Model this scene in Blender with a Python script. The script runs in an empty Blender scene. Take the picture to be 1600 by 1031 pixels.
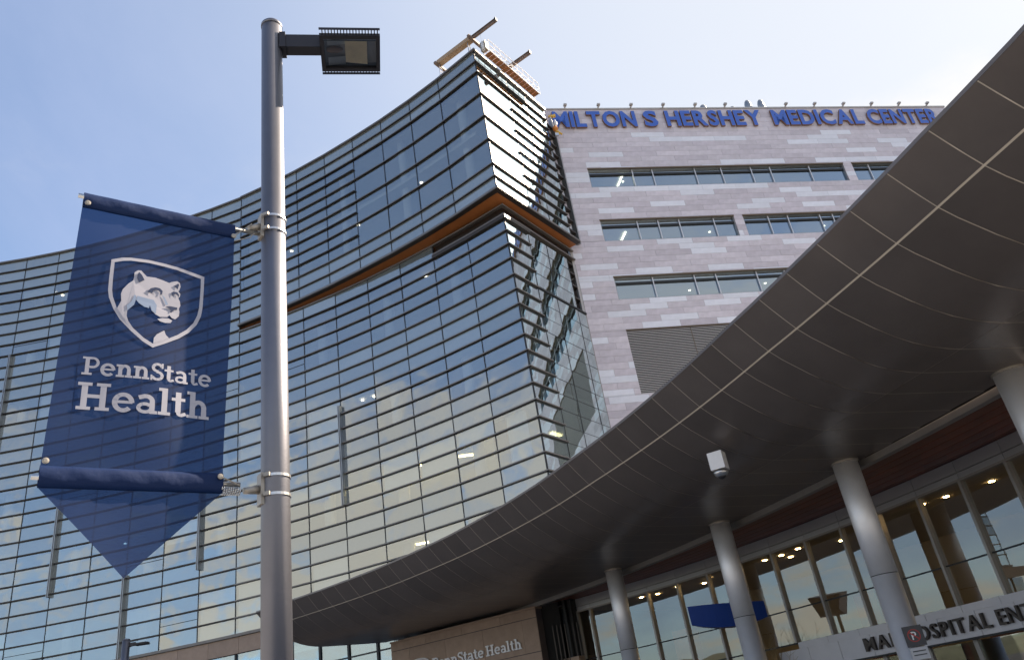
import bpy, math, random
from mathutils import Vector, Matrix
random.seed(7)
SC = bpy.context.scene
COL = SC.collection
rad = math.radians

# ------------------------------------------------------------------ camera
P, RL = rad(26.984), rad(-9.4169)
up0 = Vector((0, -math.sin(P), math.cos(P))); fw = Vector((0, math.cos(P), math.sin(P))); rt0 = Vector((1, 0, 0))
rt = math.cos(RL) * rt0 + math.sin(RL) * up0
up = -math.sin(RL) * rt0 + math.cos(RL) * up0
cd = bpy.data.cameras.new('camera'); cam = bpy.data.objects.new('camera', cd); COL.objects.link(cam)
M = Matrix((rt, up, -fw)).transposed().to_4x4(); M.translation = Vector((0, 0, 1.7))
cam.matrix_world = M
cd.lens = 27.38; cd.sensor_width = 36.0; cd.sensor_fit = 'HORIZONTAL'; cd.clip_start = 0.1; cd.clip_end = 3000
SC.camera = cam

# ------------------------------------------------------------------ world, sun, exposure
SUN_AZ, SUN_EL = 60.0, 38.0          # degrees to the right of the view direction, height
sdir = Vector((math.sin(rad(SUN_AZ)) * math.cos(rad(SUN_EL)), math.cos(rad(SUN_AZ)) * math.cos(rad(SUN_EL)), math.sin(rad(SUN_EL))))
W = bpy.data.worlds.new('World'); SC.world = W; W.use_nodes = True
nt = W.node_tree; N = nt.nodes; L = nt.links
bg = N['Background']; bg.inputs['Strength'].default_value = 0.075
sky = N.new('ShaderNodeTexSky'); sky.sky_type = 'NISHITA'; sky.sun_disc = False
sky.sun_elevation = rad(SUN_EL); sky.sun_rotation = rad(SUN_AZ); sky.air_density = 1.0; sky.dust_density = 1.2; sky.ozone_density = 1.6
def wmath(op, a, b=None, c=None):
    n = N.new('ShaderNodeMath'); n.operation = op
    for i, v in enumerate((a, b, c)):
        if v is None: continue
        if isinstance(v, (int, float)): n.inputs[i].default_value = v
        else: L.new(v, n.inputs[i])
    return n.outputs[0]
tc = N.new('ShaderNodeTexCoord'); sx = N.new('ShaderNodeSeparateXYZ'); L.new(tc.outputs['Generated'], sx.inputs[0])
zz = wmath('ADD', wmath('MAXIMUM', sx.outputs['Z'], 0.0), 0.16)
cx = wmath('DIVIDE', sx.outputs['X'], zz); cy = wmath('DIVIDE', sx.outputs['Y'], zz)
cmb = N.new('ShaderNodeCombineXYZ'); L.new(cx, cmb.inputs[0]); L.new(cy, cmb.inputs[1])
def wnoise(scale, detail, rough, off, dist=0.0):
    mp = N.new('ShaderNodeMapping'); mp.inputs['Location'].default_value = off; L.new(cmb.outputs[0], mp.inputs['Vector'])
    n = N.new('ShaderNodeTexNoise'); n.inputs['Scale'].default_value = scale; n.inputs['Detail'].default_value = detail
    n.inputs['Roughness'].default_value = rough; n.inputs['Distortion'].default_value = dist
    L.new(mp.outputs[0], n.inputs['Vector']); return n.outputs['Fac']
def wramp(v, a, b):
    n = N.new('ShaderNodeMapRange'); n.interpolation_type = 'SMOOTHSTEP'; n.inputs['From Min'].default_value = a; n.inputs['From Max'].default_value = b
    L.new(v, n.inputs['Value']); return n.outputs['Result']
cum = wramp(wmath('ADD', wmath('MULTIPLY', wnoise(0.85, 9, 0.57, (20.5, 27.9, 0.0), 0.25), 0.74), wmath('MULTIPLY', wnoise(3.4, 7, 0.6, (4.4, 1.3, 0.0), 0.4), 0.26)), 0.475, 0.58)
veil = wramp(wnoise(0.7, 8, 0.62, (7.3, 2.2, 0.0), 0.6), 0.36, 0.72)
# thin haze brightens towards the sun
vd = N.new('ShaderNodeVectorMath'); vd.operation = 'DOT_PRODUCT'; L.new(tc.outputs['Generated'], vd.inputs[0]); vd.inputs[1].default_value = sdir
glow = wramp(vd.outputs['Value'], 0.28, 1.0); aureole = wramp(vd.outputs['Value'], 0.976, 0.998)
def wmix(f, a, b):
    n = N.new('ShaderNodeMix'); n.data_type = 'RGBA'; n.clamp_factor = True
    if isinstance(f, float): n.inputs[0].default_value = f
    else: L.new(f, n.inputs[0])
    for i, v in ((6, a), (7, b)):
        if isinstance(v, tuple): n.inputs[i].default_value = v
        else: L.new(v, n.inputs[i])
    return n.outputs[2]
base = wmix(wmath('MULTIPLY_ADD', veil, 0.42, 0.13), sky.outputs[0], (2.2, 2.55, 3.6, 1))
base = wmix(wmath('MULTIPLY', glow, 0.92), base, (3.3, 3.45, 3.7, 1))
lowc = wramp(sx.outputs['Z'], 0.75, 0.25)
base = wmix(aureole, base, (8.0, 8.0, 8.2, 1))
base = wmix(wmath('MULTIPLY', wmath('MULTIPLY', cum, 0.85), lowc), base, (5.2, 4.65, 3.75, 1))
gr = wramp(sx.outputs['Z'], -0.01, -0.06)
base = wmix(gr, base, (1.1, 1.05, 1.0, 1))
L.new(base, bg.inputs['Color'])
sl = bpy.data.lights.new('sun', 'SUN'); sl.energy = 5.0; sl.angle = rad(0.53); sl.color = (1.0, 0.84, 0.66)
so = bpy.data.objects.new('sun', sl); COL.objects.link(so); so.rotation_euler = (-sdir).to_track_quat('-Z', 'Y').to_euler(); so.location = (30, 20, 60)
SC.view_settings.view_transform = 'Standard'; SC.view_settings.look = 'None'; SC.view_settings.gamma = 1.0
SC.view_settings.exposure = 1.75; SC.view_settings.use_curve_mapping = False
try:
    SC.cycles.use_denoising = True; SC.cycles.max_bounces = 8; SC.cycles.glossy_bounces = 5; SC.cycles.transparent_max_bounces = 12
    SC.cycles.sample_clamp_indirect = 6.0; SC.cycles.caustics_reflective = False; SC.cycles.caustics_refractive = False
except Exception: pass

LCc, LRr = (-38.10, -17.94), 66.947       # plan arcs of the glass building: lower wall, projecting upper block
UCc, URr = (-38.25, -13.73), 62.757
# ------------------------------------------------------------------ materials
def newmat(name):
    m = bpy.data.materials.new(name); m.use_nodes = True
    return m, m.node_tree.nodes, m.node_tree.links, m.node_tree.nodes['Principled BSDF']
def pmat(name, col, rough=0.5, metal=0.0, spec=0.5, var=0.0, vscale=3.0, bump=0.0, bscale=40.0, island=0.0, stretch=None, coat=0.0):
    m, n, l, b = newmat(name)
    b.inputs['Base Color'].default_value = (*col, 1); b.inputs['Roughness'].default_value = rough
    b.inputs['Metallic'].default_value = metal; b.inputs['Specular IOR Level'].default_value = spec
    if coat: b.inputs['Coat Weight'].default_value = coat; b.inputs['Coat Roughness'].default_value = 0.32
    if var or bump or island:
        t = n.new('ShaderNodeTexCoord'); vec = t.outputs['Object']
        if stretch:
            mp = n.new('ShaderNodeMapping'); mp.inputs['Scale'].default_value = stretch; l.new(vec, mp.inputs['Vector']); vec = mp.outputs[0]
    fac = None
    if var:
        nz = n.new('ShaderNodeTexNoise'); nz.inputs['Scale'].default_value = vscale; nz.inputs['Detail'].default_value = 6; nz.inputs['Roughness'].default_value = 0.62
        l.new(vec, nz.inputs['Vector'])
        mr = n.new('ShaderNodeMapRange'); mr.inputs['From Min'].default_value = .25; mr.inputs['From Max'].default_value = .75
        mr.inputs['To Min'].default_value = 1 - var; mr.inputs['To Max'].default_value = 1 + var; l.new(nz.outputs['Fac'], mr.inputs['Value']); fac = mr.outputs[0]
    if island:
        g = n.new('ShaderNodeObjectInfo'); ge = n.new('ShaderNodeNewGeometry')
        ad = n.new('ShaderNodeMath'); ad.operation = 'ADD'; l.new(g.outputs['Random'], ad.inputs[0]); l.new(ge.outputs['Random Per Island'], ad.inputs[1])
        fr = n.new('ShaderNodeMath'); fr.operation = 'FRACT'; l.new(ad.outputs[0], fr.inputs[0])
        mr2 = n.new('ShaderNodeMapRange'); mr2.inputs['To Min'].default_value = 1 - island; mr2.inputs['To Max'].default_value = 1 + island; l.new(fr.outputs[0], mr2.inputs['Value'])
        if fac is None: fac = mr2.outputs[0]
        else:
            mm = n.new('ShaderNodeMath'); mm.operation = 'MULTIPLY'; l.new(fac, mm.inputs[0]); l.new(mr2.outputs[0], mm.inputs[1]); fac = mm.outputs[0]
    if fac is not None:
        vm = n.new('ShaderNodeVectorMath'); vm.operation = 'SCALE'; vm.inputs[0].default_value = col; l.new(fac, vm.inputs['Scale']); l.new(vm.outputs[0], b.inputs['Base Color'])
    if bump:
        nb = n.new('ShaderNodeTexNoise'); nb.inputs['Scale'].default_value = bscale; nb.inputs['Detail'].default_value = 4; l.new(vec, nb.inputs['Vector'])
        bp = n.new('ShaderNodeBump'); bp.inputs['Strength'].default_value = bump; bp.inputs['Distance'].default_value = 0.02
        l.new(nb.outputs['Fac'], bp.inputs['Height']); l.new(bp.outputs[0], b.inputs['Normal'])
    return m
def emat(name, col, s):
    m, n, l, b = newmat(name); b.inputs['Base Color'].default_value = (*col, 1)
    b.inputs['Emission Color'].default_value = (*col, 1); b.inputs['Emission Strength'].default_value = s; return m
def glassmat(name, refl, tint, gtint=(0.9, 0.96, 0.97), wav=0.02, opaque=None, rough=0.0):
    m, n, l, b = newmat(name); n.remove(b); out = n['Material Output']
    gl = n.new('ShaderNodeBsdfGlossy'); gl.inputs['Color'].default_value = (*gtint, 1); gl.inputs['Roughness'].default_value = rough
    if opaque:
        tr = n.new('ShaderNodeBsdfDiffuse'); tr.inputs['Color'].default_value = (*opaque, 1)
        g = n.new('ShaderNodeObjectInfo'); ge = n.new('ShaderNodeNewGeometry')
        ad = n.new('ShaderNodeMath'); ad.operation = 'ADD'; l.new(g.outputs['Random'], ad.inputs[0]); l.new(ge.outputs['Random Per Island'], ad.inputs[1])
        fr = n.new('ShaderNodeMath'); fr.operation = 'FRACT'; l.new(ad.outputs[0], fr.inputs[0])
        mr = n.new('ShaderNodeMapRange'); mr.inputs['To Min'].default_value = .8; mr.inputs['To Max'].default_value = 1.2; l.new(fr.outputs[0], mr.inputs['Value'])
        vm = n.new('ShaderNodeVectorMath'); vm.operation = 'SCALE'; vm.inputs[0].default_value = opaque; l.new(mr.outputs[0], vm.inputs['Scale']); l.new(vm.outputs[0], tr.inputs['Color'])
    else:
        tr = n.new('ShaderNodeBsdfTransparent'); tr.inputs['Color'].default_value = (*tint, 1)
    fr = n.new('ShaderNodeFresnel'); fr.inputs['IOR'].default_value = 1.5
    ad = n.new('ShaderNodeMath'); ad.operation = 'MULTIPLY_ADD'; ad.use_clamp = True; l.new(fr.outputs[0], ad.inputs[0]); ad.inputs[1].default_value = 1 - refl; ad.inputs[2].default_value = refl
    mx = n.new('ShaderNodeMixShader'); l.new(ad.outputs[0], mx.inputs[0]); l.new(tr.outputs[0], mx.inputs[1]); l.new(gl.outputs[0], mx.inputs[2])
    if wav:
        t = n.new('ShaderNodeTexCoord'); nz = n.new('ShaderNodeTexNoise'); nz.inputs['Scale'].default_value = 0.7; nz.inputs['Detail'].default_value = 1.5
        l.new(t.outputs['Object'], nz.inputs['Vector'])
        bp = n.new('ShaderNodeBump'); bp.inputs['Strength'].default_value = wav; bp.inputs['Distance'].default_value = 0.35; l.new(nz.outputs['Fac'], bp.inputs['Height'])
        l.new(bp.outputs[0], gl.inputs['Normal'])
    l.new(mx.outputs[0], out.inputs['Surface']); return m

MT = dict(
    vision=glassmat('vision_glass', 0.31, (0.78, 0.84, 0.84), wav=0.05),
    spandrel=glassmat('spandrel_glass', 0.25, None, wav=0.05, opaque=(0.17, 0.195, 0.20), rough=0.03),
    sideglass=glassmat('side_glass', 0.74, (0.40, 0.50, 0.50), gtint=(0.80, 0.94, 0.94), wav=0.018),
    window=glassmat('window_glass', 0.36, (0.42, 0.55, 0.58), gtint=(.72, .86, .97), wav=0.02),
    shop=glassmat('storefront_glass', 0.14, (0.80, 0.82, 0.80), wav=0.006),
    fin=pmat('fin_metal', (0.055, 0.047, 0.043), 0.42, 0.5, var=0.12),
    mull=pmat('mullion_black', (0.02, 0.022, 0.025), 0.4, 0.3),
    alum=pmat('anodised_aluminium', (0.33, 0.34, 0.35), 0.38, 0.85, var=0.08),
    alumlt=pmat('light_aluminium', (0.55, 0.55, 0.56), 0.35, 0.7, var=0.06),
    coping=pmat('coping_metal', (0.19, 0.175, 0.165), 0.45, 0.6, var=0.1),
    orange=pmat('orange_soffit', (0.35, 0.13, 0.04), 0.5, var=0.12, vscale=1.5),
    ceil=pmat('white_ceiling', (0.72, 0.72, 0.70), 0.8, var=0.04),
    inner=pmat('interior_wall', (0.42, 0.41, 0.38), 0.8, var=0.1, vscale=.6),
    blind=pmat('roller_blind', (0.75, 0.77, 0.76), 0.8, var=0.03),
    lamp=emat('fluorescent_light', (1.0, 0.80, 0.38), 3.5),
    spot=emat('downlight_glow', (1.0, 0.86, 0.62), 2.5),
    warm=emat('warm_downlight', (1.0, 0.66, 0.28), 22.0),
    pinkA=pmat('terracotta_pink_grey', (0.63, 0.595, 0.66), 0.75, var=0.10, vscale=2.2, bump=0.15, bscale=25, island=0.07),
    pinkB=pmat('terracotta_mauve', (0.575, 0.54, 0.605), 0.75, var=0.10, vscale=2.2, bump=0.15, bscale=25, island=0.07),
    pinkC=pmat('terracotta_pale', (0.755, 0.78, 0.87), 0.75, var=0.05, vscale=2.2, bump=0.12, bscale=25, island=0.05),
    joint=pmat('dark_joint', (0.10, 0.085, 0.09), 0.8),
    tan=pmat('bronze_trim', (0.16, 0.125, 0.09), 0.5, 0.4, var=0.1),
    louvre=pmat('louvre_metal', (0.45, 0.43, 0.42), 0.5, 0.3, var=0.06),
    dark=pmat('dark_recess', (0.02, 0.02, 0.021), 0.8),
    blue=pmat('blue_letter', (0.04, 0.125, 0.52), 0.4, var=0.06, vscale=1.0),
    letside=pmat('letter_return', (0.22, 0.13, 0.09), 0.6),
    canopy=pmat('bronze_panel', (0.158, 0.134, 0.121), 0.36, 0.5, var=0.11, vscale=.8, bump=0.10, bscale=1.1, island=0.10),
    reveal=pmat('panel_joint_tan', (0.60, 0.53, 0.44), 0.6),
    wood=pmat('dark_red_wood', (0.15, 0.045, 0.022), 0.45, var=0.35, vscale=2.5, stretch=(1, 1, 1), island=0.2),
    steel=pmat('satin_steel', (0.80, 0.80, 0.82), 0.5, 0.6, var=0.05, bump=0.03, bscale=6),
    shopmetal=pmat('storefront_frame', (0.30, 0.28, 0.265), 0.4, 0.6, var=0.08),
    panelgrey=pmat('grey_metal_panel', (0.46, 0.47, 0.50), 0.28, 0.65, var=0.04),
    bandw=pmat('pale_band_panel', (0.56, 0.55, 0.58), 0.4, 0.15, var=0.05),
    bronze=pmat('dark_bronze_letter', (0.06, 0.05, 0.045), 0.4, 0.5),
    lobby=pmat('lobby_wall_tan', (0.36, 0.27, 0.16), 0.7, var=0.12, vscale=.5),
    lobbyd=pmat('lobby_wood_dark', (0.16, 0.075, 0.045), 0.6, var=0.2),
    lobbyc=pmat('lobby_ceiling', (0.42, 0.35, 0.25), 0.7),
    red=pmat('red_poster', (0.40, 0.03, 0.025), 0.5, var=0.2, vscale=4),
    sandst=pmat('tan_limestone', (0.37, 0.27, 0.205), 0.8, var=0.12, vscale=3.0, bump=0.25, bscale=18, island=0.08),
    pole=pmat('grey_pole_paint', (0.185, 0.188, 0.215), 0.46, 0.85, var=0.07, vscale=5, bump=0.03, bscale=60),
    lampdk=pmat('dark_lamp_housing', (0.028, 0.027, 0.032), 0.45, 0.4),
    reflector=pmat('lamp_reflector', (0.82, 0.70, 0.48), 0.4, 0.1, var=0.2, vscale=7),
    bulb=pmat('lamp_bulb_grey', (0.42, 0.40, 0.40), 0.2, 0.4),
    lens=glassmat('lamp_lens', 0.06, (0.96, 0.95, 0.92), wav=0.0),
    clear=pmat('galvanised', (0.60, 0.60, 0.60), 0.32, 0.95, var=0.1, vscale=20),
    castal=pmat('cast_aluminium', (0.34, 0.31, 0.27), 0.5, 0.6, var=0.15, vscale=20),
    whitep=pmat('banner_white_print', (0.37, 0.37, 0.43), 0.6, var=0.03),
    bluep=pmat('banner_pale_blue_print', (0.21, 0.275, 0.40), 0.6),
    navyp=pmat('banner_navy_print', (0.004, 0.018, 0.07), 0.55),
    lumber=pmat('weathered_timber', (0.36, 0.255, 0.165), 0.75, var=0.28, vscale=3, stretch=(1, 1, 1)),
    rust=pmat('rusty_beam', (0.19, 0.14, 0.115), 0.65, 0.3, var=0.3, vscale=5),
    deck=pmat('orange_brown_deck', (0.38, 0.17, 0.07), 0.7, var=0.2),
    white=pmat('white_paint', (0.78, 0.78, 0.79), 0.45, var=0.03),
    yellow=pmat('yellow_paint', (0.72, 0.46, 0.08), 0.5, var=0.1),
    orangep=pmat('orange_cloth', (0.62, 0.24, 0.06), 0.7),
    bluesign=pmat('deep_blue_sign', (0.008, 0.04, 0.22), 0.3, var=0.05),
    asphalt=pmat('asphalt', (0.05, 0.05, 0.052), 0.9, var=0.2, vscale=1.2, bump=0.3, bscale=30),
    paving=pmat('concrete_paving', (0.28, 0.277, 0.275), 0.85, var=0.12, vscale=1.5, bump=0.2, bscale=20),
    hill=pmat('wooded_hills', (0.07, 0.075, 0.05), 0.95, var=0.4, vscale=0.08),
    greysign=pmat('dark_grey_sign', (0.05, 0.05, 0.055), 0.5),
    plate=pmat('pale_sign_plate', (0.50, 0.50, 0.52), 0.5),
    twig=pmat('bare_twigs', (0.13, 0.10, 0.075), 0.9, var=0.3),
    grass=pmat('dry_grass', (0.30, 0.23, 0.12), 0.9, var=0.3),
)
# the banner cloth: a fine woven mesh that lets part of the view through
m, n, l, b = newmat('navy_mesh_cloth'); MT['cloth'] = m
b.inputs['Base Color'].default_value = (0.0025, 0.017, 0.075, 1); b.inputs['Roughness'].default_value = 0.55; b.inputs['Sheen Weight'].default_value = 0.0
tr = n.new('ShaderNodeBsdfTransparent'); tr.inputs['Color'].default_value = (0.26, 0.52, 1.0, 1)
tl = n.new('ShaderNodeBsdfTranslucent'); tl.inputs['Color'].default_value = (0.0025, 0.019, 0.085, 1)
m1 = n.new('ShaderNodeMixShader'); m1.inputs[0].default_value = 0.35; l.new(b.outputs[0], m1.inputs[1]); l.new(tl.outputs[0], m1.inputs[2])
m2 = n.new('ShaderNodeMixShader'); m2.inputs[0].default_value = 0.15; l.new(m1.outputs[0], m2.inputs[1]); l.new(tr.outputs[0], m2.inputs[2])
l.new(m2.outputs[0], n['Material Output'].inputs['Surface'])
MT['hem'] = pmat('navy_hem_cloth', (0.002, 0.016, 0.072), 0.6, spec=0.25, var=0.05, vscale=6, bump=0.10, bscale=30)

# ------------------------------------------------------------------ mesh helpers
WM = {}
def link(o, parent=None, loc=(0, 0, 0)):
    COL.objects.link(o); o.location = loc; WM[o.name] = Matrix.Translation(loc)
    if parent is not None:
        o.parent = parent; o.matrix_parent_inverse = WM[parent.name].inverted()
    return o
def tag(o, label=None, cat=None, group=None, kind=None):
    if label: o['label'] = label
    if cat: o['category'] = cat
    if group: o['group'] = group
    if kind: o['kind'] = kind
    return o
def thing(name, label, cat, loc=(0, 0, 0), group=None):
    return tag(link(bpy.data.objects.new(name, None), None, loc), label, cat, group)
class MB:
    def __init__(s): s.v = []; s.f = []; s.m = []; s.k = 0
    def add(s, V, F):
        b = len(s.v); s.v += [tuple(p) for p in V]; s.f += [tuple(b + i for i in f) for f in F]; s.m += [s.k] * len(F); return s
    def box(s, o, ax, ay, az, x, y, z):
        o = Vector(o); V = [o + ax * i + ay * j + az * k for k in z for j in y for i in x]
        return s.add(V, [(0, 2, 3, 1), (4, 5, 7, 6), (0, 1, 5, 4), (2, 6, 7, 3), (0, 4, 6, 2), (1, 3, 7, 5)])
    def wbox(s, x, y, z): return s.box((0, 0, 0), X, Y, Z, x, y, z)
    def tube(s, a, b, r, n=10, r2=None, cap=True):
        a = Vector(a); b = Vector(b); d = (b - a).normalized(); u = d.orthogonal().normalized(); w = d.cross(u); r2 = r if r2 is None else r2
        V = []
        for i in range(n):
            t = 2 * math.pi * i / n; q = u * math.cos(t) + w * math.sin(t); V += [a + q * r, b + q * r2]
        F = [(2 * i, 2 * ((i + 1) % n), 2 * ((i + 1) % n) + 1, 2 * i + 1) for i in range(n)]
        if cap: F += [tuple(2 * i for i in reversed(range(n))), tuple(2 * i + 1 for i in range(n))]
        return s.add(V, F)
    def path(s, pts, r, n=8):
        for a, b in zip(pts, pts[1:]): s.tube(a, b, r, n)
        return s
    def lathe(s, c, prof, n=24, ax=None):
        c = Vector(c); ax = ax or Vector((0, 0, 1)); u = ax.orthogonal().normalized(); w = ax.cross(u); V = []
        for (r, h) in prof:
            for i in range(n):
                t = 2 * math.pi * i / n; V.append(c + ax * h + (u * math.cos(t) + w * math.sin(t)) * r)
        F = []
        for j in range(len(prof) - 1):
            for i in range(n):
                k = (i + 1) % n; F.append((j * n + i, j * n + k, (j + 1) * n + k, (j + 1) * n + i))
        F += [tuple(reversed(range(n))), tuple((len(prof) - 1) * n + i for i in range(n))]
        return s.add(V, F)
    def arc(s, c, r0, r1, z0, z1, angs):
        V = []
        for a in angs:
            for (r, z) in ((r0, z0), (r1, z0), (r1, z1), (r0, z1)): V.append(cyl(c, r, a, z))
        F = []
        for i in range(len(angs) - 1):
            b = 4 * i
            for j in range(4): k = (j + 1) % 4; F.append((b + j, b + 4 + j, b + 4 + k, b + k))
        F += [(0, 1, 2, 3), tuple(4 * (len(angs) - 1) + i for i in (3, 2, 1, 0))]
        return s.add(V, F)
    def build(s, name, mat, parent=None, smooth=False, loc=(0, 0, 0)):
        me = bpy.data.meshes.new(name); me.from_pydata(s.v, [], s.f)
        for mm in (mat if isinstance(mat, (list, tuple)) else [mat]): me.materials.append(MT[mm])
        if isinstance(mat, (list, tuple)): me.polygons.foreach_set('material_index', s.m)
        if smooth:
            me.polygons.foreach_set('use_smooth', [len(p.vertices) == 4 for p in me.polygons])
        me.update(); return link(bpy.data.objects.new(name, me), parent, loc)
X, Y, Z = Vector((1, 0, 0)), Vector((0, 1, 0)), Vector((0, 0, 1))
def cyl(c, r, a, z):
    if c is UCc: r += .17 * max(0.0, min(1.0, (a - 62.0) / 9.55))
    return Vector((c[0] + r * math.cos(rad(a)), c[1] + r * math.sin(rad(a)), z))
def az(a): return Vector((math.cos(rad(a)), math.sin(rad(a)), 0))
def frange(a, b, n): return [a + (b - a) * i / n for i in range(n + 1)]
GLY = {}
def glyph(ch, bold=0.0, depth=0.0):
    k = (ch, bold, depth)
    if k not in GLY:
        cu = bpy.data.curves.new('glyph', 'FONT'); cu.body = ch; cu.offset = bold; cu.extrude = depth; cu.resolution_u = 3
        o = bpy.data.objects.new('glyph', cu); COL.objects.link(o)
        dg = bpy.context.evaluated_depsgraph_get(); me = bpy.data.meshes.new_from_object(o.evaluated_get(dg))
        V = [tuple(v.co) for v in me.vertices]; F = [tuple(p.vertices) for p in me.polygons]
        bpy.data.objects.remove(o); bpy.data.curves.remove(cu); bpy.data.meshes.remove(me)
        xs = [v[0] for v in V]; ys = [v[1] for v in V]; GLY[k] = (V, F, min(xs), max(xs), min(ys), max(ys))
    return GLY[k]

# ------------------------------------------------------------------ ground and far setting
def gridsheet(name, x0, x1, y0, y1, z, mat):
    b = MB(); b.add([(x0, y0, z), (x1, y0, z), (x1, y1, z), (x0, y1, z)], [(0, 1, 2, 3)])
    return tag(b.build(name, mat), kind='structure')
gridsheet('ground', -1500, 1500, -1500, 1500, 0.0, 'asphalt')
gridsheet('bounce_forecourt', -70, 75, -70, 11, 0.006, 'paving')  # unseen pale paving, added to bounce sunlight onto the stone wall and canopy underside
b = MB(); b.wbox((-40, 40), (11, 62), (0.004, 0.13)); tag(b.build('pavement', 'paving'), kind='structure')
b = MB()                                             # wooded ridge behind the viewer, seen only in the glass
V, F = [], []
for i in range(121):
    a = rad(120 + 300 * i / 120); r = 420
    h = 16 + 9 * math.sin(i * .31) + 5 * math.sin(i * .83 + 1) + random.uniform(-1.5, 1.5)
    for rr, zz_ in ((r, -1), (r + 25, h * .7), (r + 80, h), (r + 160, -1)): V.append((rr * math.cos(a), rr * math.sin(a), zz_))
for i in range(120):
    for j in range(3): F.append((4 * i + j, 4 * i + 4 + j, 4 * i + 5 + j, 4 * i + 1 + j))
b.add(V, F); tag(b.build('hills', 'hill', smooth=True), kind='structure')

# ------------------------------------------------------------------ stone clad building
SU = az(12.634); SN = Vector((SU.y, -SU.x, 0)); SP = Vector((6.96, 43.42, 0))     # u runs to the right, SN faces the viewer
stone = thing('stone_building', 'tall building clad in pale pink and white stone panels with strip windows', 'building', SP)
ROOF = 40.6
U0, U1 = -2.35, 30.8
wins = [  # u0, u1, sill, head, mullions over full height, transom
    (0.0, 19.70, 33.57, 35.16, [3.23, 4.71, 7.91, 9.93, 12.25, 13.76, 16.9], 34.72),
    (20.42, 29.6, 33.57, 35.16, [21.81, 24.9, 27.0], 34.72),
    (0.0, 9.64, 29.13, 30.81, [2.60, 4.09, 5.60, 8.13], 30.36),
    (10.31, 24.6, 29.13, 30.81, [12.23, 13.73, 16.22, 17.23, 20.3, 22.0], 30.36),
    (0.0, 16.5, 24.69, 26.36, [2.63, 5.52, 7.04, 9.95, 12.0, 14.2], 25.92)]
louv = (0.0, 12.5, 18.22, 22.46)
holes = [w[:4] for w in wins] + [louv]
# backing wall with the openings left free
wb = MB()
us = sorted({U0, U1, *[h[0] for h in holes], *[h[1] for h in holes]}); zs = sorted({0.0, ROOF, *[h[2] for h in holes], *[h[3] for h in holes]})
for a, c in zip(us, us[1:]):
    for d, e in zip(zs, zs[1:]):
        if any(h[0] <= (a + c) / 2 <= h[1] and h[2] <= (d + e) / 2 <= h[3] for h in holes): continue
        wb.box(SP, SU, SN, Z, (a, c), (-.42, -.045), (d, e))
wb.box(SP, SU, SN, Z, (U1 - .3, U1 - .002), (-14, -.43), (0, ROOF)); wb.box(SP, SU, SN, Z, (U0, U1 - .31), (-14, -13.6), (0, ROOF))
wb.box(SP, SU, SN, Z, (U0, U1 - .31), (-13.59, -.43), (ROOF - .6, ROOF - .3))
wb.build('wall', 'joint', stone)
cp = MB(); cp.box(SP, SU, SN, Z, (U0, U1 + .06), (-.5, .06), (ROOF - .002, ROOF + .12)); cp.build('coping', 'louvre', stone)
cp = MB(); cp.box(SP, SU, SN, Z, (U1 - .001, U1 + .03), (-14, .0), (0, ROOF - .01)); cp.build('side_cladding', 'pinkB', stone)
tr_ = MB(); tr_.box(SP, SU, SN, Z, (U0 - .16, U0 - .005), (-.3, .05), (0, ROOF)); tr_.build('corner_trim', 'louvre', stone)
# panels
CH, PL, GAP = 0.44, 2.52, 0.012
panels = []
row = 0; z = ROOF
while z > 9.0:
    z1 = z; z0 = z - CH; row += 1
    cuts = sorted({z0, z1, *[h[k] for h in holes for k in (2, 3) if z0 + .02 < h[k] < z1 - .02]})
    off = [0, .33, .68, .17, .52, .85, .4][row % 7] * PL + random.uniform(-.25, .25)
    edges = [U0]; u = U0 - PL + off
    while u < U1:
        if u > U0 + .25: edges.append(u)
        u += PL
    if U1 - edges[-1] < .25: edges.pop()
    edges.append(U1)
    for a, c in zip(edges, edges[1:]):
        r = random.random(); tone = 'pinkC' if r < (.26 if z < 38.6 else .0) else ('pinkB' if r < .52 else 'pinkA')
        if z > 38.6: tone = 'pinkB' if r < .5 else 'pinkA'
        for d, e in zip(cuts, cuts[1:]):
            segs = [(a, c)]
            for h in holes:
                if h[2] < (d + e) / 2 < h[3]:
                    ns = []
                    for s in segs:
                        if s[1] <= h[0] or s[0] >= h[1]: ns.append(s); continue
                        if s[0] < h[0]: ns.append((s[0], h[0]))
                        if s[1] > h[1]: ns.append((h[1], s[1]))
                    segs = ns
            for s in segs:
                if s[1] - s[0] > .04 and e - d > .03: panels.append((s[0], s[1], d, e, tone))
    z = z0
def in_view(p):       # hidden low or behind the entrance canopy: not counted among the pieces seen largest
    uu = (p[0] + p[1]) / 2; return p[2] > 16.0 and p[2] > 17.0 + max(0, uu - 2) * 0.86
vis = sorted([p for p in panels if in_view(p)], key=lambda p: p[2] + p[0] * .25)
big, rest = vis[:300], vis[300:] + [p for p in panels if not in_view(p)]
pcache = {}
for p in big:
    w, h = round(p[1] - p[0], 3), round(p[3] - p[2], 3); k = (w, h, p[4]); pr = random.uniform(-.004, .004)
    if k not in pcache:
        q = MB(); q.box((0, 0, 0), SU, SN, Z, (GAP / 2, w - GAP / 2), (-.04, 0), (GAP / 2, h - GAP / 2)); o = q.build('panel', p[4], stone, loc=SP + SU * p[0] + SN * pr + Z * p[2]); pcache[k] = o.data
    else:
        o = bpy.data.objects.new('panel', pcache[k]); link(o, stone, SP + SU * p[0] + SN * pr + Z * p[2])
q = MB(); tones = ['pinkA', 'pinkB', 'pinkC']
for p in rest:
    q.k = tones.index(p[4]); q.box(SP, SU, SN, Z, (p[0] + GAP / 2, p[1] - GAP / 2), (-.04, random.uniform(-.004, .004)), (p[2] + GAP / 2, p[3] - GAP / 2))
tag(q.build('panel', tones, stone), kind='stuff')
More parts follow.
